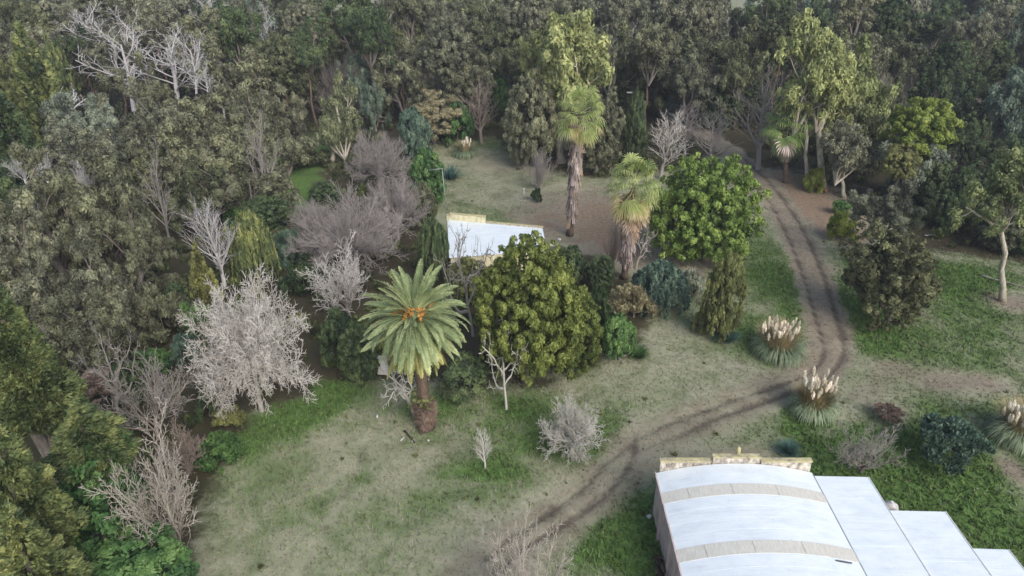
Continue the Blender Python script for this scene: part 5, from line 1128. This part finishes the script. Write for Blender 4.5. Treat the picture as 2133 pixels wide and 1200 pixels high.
bare_tree('dead_tree', 'dead tree', 'little white snag under the middle one', 'snagtop', (418, 0), 125, 60, 'dead_white', 2, h=16, hp=6)
bare_tree('dead_tree', 'dead tree', 'pale dead top at the upper edge, left of the pale field patch', 'snagtop', (165, 0), -5, 110, 'dead_white', 2, h=22, hp=10)
bare_tree('dead_tree', 'dead tree', 'pale dead top at the upper edge near the field patch', 'snagtop', (420, 0), -15, 80, 'dead_white', 0, h=23, hp=8)
for i, (px, py, w, l) in enumerate([(30, 308, 70, 'grey-white twig spray at the far left edge'), (78, 312, 60, 'grey-white twig spray beside the one at the far left edge'), (165, 330, 60, 'third grey-white twig spray, right of the two at the left edge')]):
    bare_tree('dead_tree', 'dead tree', l, 'fan', (px, 0), py, w, 'dead_white', i, h=13.5, hp=3.6)
for i, (px, py, w, h, l) in enumerate([(190, 690, 130, 8, 'tangled grey dead tree below the dusky tree on the left'), (130, 745, 110, 7, 'leaning grey dead tree left of the reddish bush'), (420, 740, 80, 4, 'low grey bare bush left of the silver bare tree'), (620, 440, 90, 6, 'grey bare sapling left of the pink bare trees')]):
    bare_tree('dead_tree', 'dead tree', l, 'crooked' if i != 2 else 'bush', (px, 0), py, w, 'twig_grey', i, h=h)
for i, (px, py, w, h, kd, mt, l) in enumerate([(700, 120, 110, 12, 'mist', 'twig_dark', 'purple-grey leafless tree left of the dark hollow in the back wood'), (855, 95, 90, 13, 'mist', 'twig_grey', 'grey leafless tree over the dark hollow in the back wood'), (930, 90, 60, 14, 'up', 'twig_grey', 'thin grey leafless tree right of the dark hollow'),
        (1470, 130, 120, 11, 'mist', 'twig_dark', 'dull leafless tree behind the round grey-green one'), (1560, 110, 90, 12, 'mist', 'twig_grey', 'grey leafless tree above the tallest pink-brown one'), (1335, 40, 80, 15, 'up', 'twig_grey', 'bare grey tree standing in the light gap at the top'), (1890, 100, 90, 13, 'mist', 'twig_grey', 'pale grey twiggy tree right of the big yellow-crowned gum'),
        (1840, 150, 80, 11, 'mist', 'twig_grey', 'silvery twigs between the big gum and the round dark tree'), (1930, 200, 100, 9, 'mist', 'twig_dark', 'dusky leafless tree behind the lime-topped wattle'), (2010, 120, 80, 12, 'up', 'twig_grey', 'thin leafless tree left of the tall fresh-green gum'), (520, 230, 90, 14, 'snagtop', 'twig_pink', 'pinkish dead branches inside the largest brown-olive tree'),
        (300, 290, 90, 13.5, 'snagtop', 'twig_grey', 'grey dead branches poking through the grey-olive crown')]):
    bare_tree('dead_tree' if kd in ('snagtop', 'crooked') else BT, 'bare tree', l, kd, (px, 0), py, w, mt, i, h=h)
# leaf heap
tree('leaf_heap', 'leaf heap', 'pile of pinkish dead leaves on the grass left of the round dark wiry bush', 'shrub', (1822, 838, 1886, 876), 'rust', base=(1852, 876), var=2, limbs=False)

# --- back wood: rows of gums closing the view
back = [(590, -60, 130, 180, 'euc_dark', 20), (650, -20, 120, 210, 'euc_dark', 18), (735, 0, 130, 190, 'euc_pale', 18), (705, 20, 90, 160, 'euc_dark', 17), (830, -40, 130, 210, 'euc_grey', 21), (905, -50, 140, 200, 'euc_pale', 21), (975, -40, 120, 190, 'euc_pale', 20),
        (1045, -45, 90, 170, 'euc_dark', 21), (1290, -30, 130, 190, 'euc_grey', 20), (1235, -45, 100, 140, 'euc_dark', 22), (1360, 60, 100, 130, 'euc_dark', 15), (1420, -60, 110, 230, 'euc_grey', 21), (1500, -50, 140, 260, 'euc_grey', 21), (1580, -30, 110, 220, 'euc_dark', 19),
        (1450, 80, 110, 130, 'euc_dark', 15), (1530, 90, 120, 120, 'euc_dark', 14), (1620, -60, 100, 130, 'euc_blue', 22), (1720, -60, 120, 160, 'euc_dark', 22), (1790, -50, 120, 190, 'euc_dark', 21), (1850, -60, 100, 170, 'euc_grey', 22), (1920, -60, 110, 170, 'darkgreen', 22), (1990, -70, 110, 150, 'euc_dark', 23), (2080, -60, 120, 160, 'euc_dark', 23),
        (1700, 10, 80, 130, 'darkgreen', 18), (1770, 40, 90, 120, 'euc_dark', 17), (60, -70, 120, 160, 'euc_dark', 24), (150, -30, 130, 150, 'euc_grey', 21), (20, -10, 110, 140, 'euc_dark', 20), (225, -40, 110, 130, 'euc_grey', 22), (330, 10, 90, 120, 'euc_grey', 19), (440, -40, 130, 170, 'euc_grey', 21), (510, -40, 120, 180, 'euc_blue', 21), (470, 20, 100, 130, 'greygreen', 19),
        (1100, -60, 90, 130, 'euc_grey', 22), (1170, -60, 110, 110, 'euc_pale', 23), (600, 60, 90, 180, 'euc_dark', 15), (790, 60, 90, 160, 'olive_brown', 14), (870, 120, 80, 90, 'euc_grey', 11), (1320, 90, 80, 100, 'euc_blue', 13), (1600, 60, 60, 120, 'darkgreen', 16)]
back += [(640, 60, 80, 140, 'euc_dark', 15), (1000, 20, 110, 150, 'euc_dark', 18), (1060, 50, 90, 150, 'euc_dark', 17), (850, 60, 100, 120, 'euc_dark', 16), (1280, 60, 100, 120, 'euc_dark', 17), (1400, 110, 90, 120, 'euc_dark', 13), (1560, 150, 90, 110, 'darkgreen', 10), (1500, 160, 90, 110, 'darkgreen', 9), (1210, 90, 80, 120, 'euc_dark', 16),
         (1650, 30, 90, 150, 'euc_dark', 17), (1740, 100, 100, 120, 'darkgreen', 14), (1810, 90, 90, 130, 'euc_dark', 15), (1870, 170, 80, 120, 'euc_dark', 11), (1990, 160, 90, 130, 'darkgreen', 12), (2050, 60, 90, 130, 'darkgreen', 16), (2140, 20, 90, 170, 'euc_dark', 17), (2120, 290, 90, 130, 'darkgreen', 9), (1920, 300, 90, 130, 'darkgreen', 8), (2060, 330, 90, 130, 'darkgreen', 7), (2150, 420, 90, 110, 'darkgreen', 6),
         (100, 40, 110, 140, 'euc_dark', 18), (190, 60, 100, 150, 'euc_dark', 17), (400, 40, 110, 150, 'euc_dark', 17), (300, 90, 110, 150, 'euc_dark', 15), (560, 100, 90, 170, 'euc_dark', 13), (30, 330, 110, 170, 'darkgreen', 12), (330, 300, 90, 120, 'euc_dark', 9)]
where = lambda px, py: ('along the top left' if px < 600 else 'along the top centre' if px < 1350 else 'along the top right') + ' of the back wood'
tone = {'euc_dark': 'dark', 'euc_pale': 'pale drooping', 'euc_grey': 'grey-green', 'euc_blue': 'bluish', 'darkgreen': 'deep green', 'greygreen': 'powdery grey-green', 'olive_brown': 'olive-brown', 'olive': 'olive'}
BINS = [(60, 'at the far left edge'), (180, 'left of the great white snag'), (300, 'behind the great white snag'), (420, 'behind the middle white snags'), (530, 'beside the right-hand white snag'), (630, 'right of the largest brown-olive tree'), (720, 'behind the pale slender gum'), (800, 'behind the bluish gums'), (880, 'over the dark hollow'), (960, 'behind the dark centre cypress-like tree'), (1040, 'left of the tallest yellow-green gum'), (1120, 'just behind the left of the tallest yellow-green gum'),
        (1210, 'behind the tallest yellow-green gum'), (1290, 'right of the tallest yellow-green gum'), (1370, 'above the ivy-covered column'), (1440, 'left above the round grey-green tree'), (1510, 'right above the round grey-green tree'), (1570, 'behind the tallest pink-brown bare tree'), (1640, 'left of the yellow-crowned gum'), (1720, 'behind the yellow-crowned gum'), (1790, 'right behind the yellow-crowned gum'), (1860, 'left of the lime-topped wattle'), (1930, 'above the lime-topped wattle'), (2010, 'left of the tall fresh-green gum'), (2090, 'behind the tall fresh-green gum'), (9999, 'at the right edge of the wood')]
place = lambda px: next(t for b, t in BINS if px <= b)
seen = {}
for i, (px, py, w, hh, mt, h) in enumerate(back):
    lab = ('' if h > 17 else 'shorter ') + tone[mt] + ' gum ' + place(px); grp = 'gums ' + where(px, py)
    tree(E, 'gum tree', lab, ('column', 'lumpy')[i % 2] if mt == 'darkgreen' else ('euc', 'eucfine', 'lumpy', 'euc')[i % 4], (px - w * .7, py - 6, px + w * .7, py + hh), mt, h=h, cap=1.15, group=grp, trunk='bark_pale' if i % 3 else 'bark_grey')
# a second, deeper belt standing behind them; its dark trunks show below the crowns
rb = random.Random(21); n = 0
for row, (Y0, hgt) in enumerate(((128, 18.5), (146, 22))):
    x = -118
    while x < 122:
        X, Yy = x + rb.uniform(-2, 2), Y0 + rb.uniform(-5, 5)
        px = 1066.5 + X / (Yy * CP) * F * .92
        gap = any(abs(px - g) < 28 for g in (270, 1020, 1240, 1350, 1665)) and row == 1
        if not gap:
            n += 1; h = hgt + rb.uniform(-3, 3); a = rb.uniform(4, 5.4); b = a * rb.uniform(.85, 1.15)
            v = CR['euc' if n % 4 else 'column'][n % (5 if n % 4 else 2)]; side = 'left' if px < 711 else 'centre' if px < 1422 else 'right'
            root = tag(empty(E, (X, Yy, 0)), 'dim ' + ('farthest' if row else 'far') + ' gum ' + place(px), 'gum tree', 'gums of the deepest belt, top ' + side)
            rz = rb.uniform(0, 6.3); mt = M[rb.choice(['euc_dark', 'euc_grey', 'euc_grey', 'darkgreen', 'olive_brown'])]
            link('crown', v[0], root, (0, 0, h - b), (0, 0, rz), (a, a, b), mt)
            if v[1]: link('limbs', v[1], root, (0, 0, h - b), (0, 0, rz), (a, a, b), M['bark_grey'])
            trunk_mesh([(0, 0, -.1), (rb.uniform(-.5, .5), 0, (h - b) * .5), (0, 0, h - b)], .28, .12, n, 6).build('trunk', M['bark_brown'], root, smooth=True)
        x += rb.uniform(6.0, 8.5) if row == 0 else rb.uniform(7.5, 10)
# wood going on beyond the right edge of the photograph
for i in range(22):
    X, Yy = rb.uniform(66, 96), 38 + i * 3.4; h = rb.uniform(8, 14); a = rb.uniform(3, 4.5); b = a * rb.uniform(.8, 1.2)
    if X - .72 * (Yy * CP + CAMH * SP) < 3: X = .72 * (Yy * CP + CAMH * SP) + 4
    root = tag(empty(E, (X, Yy, 0)), 'gum of the wood beyond the right edge of the lawn', 'gum tree', 'gums beyond the right edge')
    v = CR['euc'][i % 5]; rz = i * 1.1
    link('crown', v[0], root, (0, 0, h - b), (0, 0, rz), (a, a, b), M[['euc_dark', 'euc_grey', 'olive_brown'][i % 3]]); link('limbs', v[1], root, (0, 0, h - b), (0, 0, rz), (a, a, b), M['bark_grey'])
    trunk_mesh([(0, 0, -.1), (rb.uniform(-.4, .4), 0, (h - b) * .5), (0, 0, h - b)], .26, .12, i, 6).build('trunk', M['bark_pale'], root, smooth=True)
# understorey bushes on the wood floor
k = 0
for X0, X1, Y0, Y1, cnt in ((-75, -22, 50, 118, 42), (-24, 40, 100, 122, 16), (38, 85, 82, 120, 22)):
    for _ in range(cnt):
        X, Yy = rb.uniform(X0, X1), rb.uniform(Y0, Y1)
        Z_, _, lw = zones(np.array([[X, Yy]]))
        if lw[0] < .9 or Z_[0, 3] < .6 or line_dist(np.array([[X, Yy]]), TRACK)[0] < 5: continue
        k += 1; a = rb.uniform(1.2, 2.4); b = a * rb.uniform(.6, .9); side = 'left' if X < -22 else 'centre' if X < 40 else 'right'
        root = tag(empty(SH, (X, Yy, 0), rb.uniform(0, 6)), ['low dark', 'low dull-green', 'low olive-brown', 'low green'][k % 4] + ' understorey bush ' + place(1066.5 + X / (Yy * CP + CAMH * SP) * F), 'shrub', 'understorey bushes, ' + side + ' side')
        link('crown', CR['shrub' if k % 2 else 'broad'][k % 3][0], root, (0, 0, b * .8), None, (a, a, b), M[['darkgreen', 'euc_dark', 'olive_brown', 'green'][k % 4]])
        trunk_mesh([(0, 0, -.05), (0.05, 0, b)], .06, .04, k, 5).build('trunk', M['bark_brown'], root)

# tell look-alikes in the same spot apart by their order from left to right
same = {}
for o in list(bpy.data.objects):
    if o.parent is None and 'label' in o: same.setdefault(o['label'], []).append(o)
ORD = ['leftmost', 'second from left', 'third from left', 'fourth from left', 'fifth from left', 'sixth from left', 'seventh from left']
for lab, os_ in same.items():
    if 1 < len(os_) < 8:
        os_.sort(key=lambda o: o.location.x / (o.location.y * CP + CAMH * SP))
        for q, o in enumerate(os_): o['label'] = lab + ', ' + (('left one of two', 'right one of two')[q] if len(os_) == 2 else ORD[q])
# haze
HAZE = 0.0003
if HAZE:
    mb = MB(); mb.box(-1500, -320, -1.5, 1500, 2700, 60)
    m, nt, out = new_mat('haze'); v = N(nt, 'ShaderNodeVolumePrincipled'); v.inputs['Color'].default_value = (.82, .85, .95, 1); v.inputs['Density'].default_value = HAZE; v.inputs['Anisotropy'].default_value = 0
    nt.links.new(v.outputs[0], out.inputs['Volume']); hz = mb.build('haze', m); tag(hz, 'thin bluish evening haze', 'haze', kind='stuff')
print('objects', len(bpy.data.objects), 'tris', sum(len(m.loops) - 2 * len(m.polygons) for m in bpy.data.meshes))
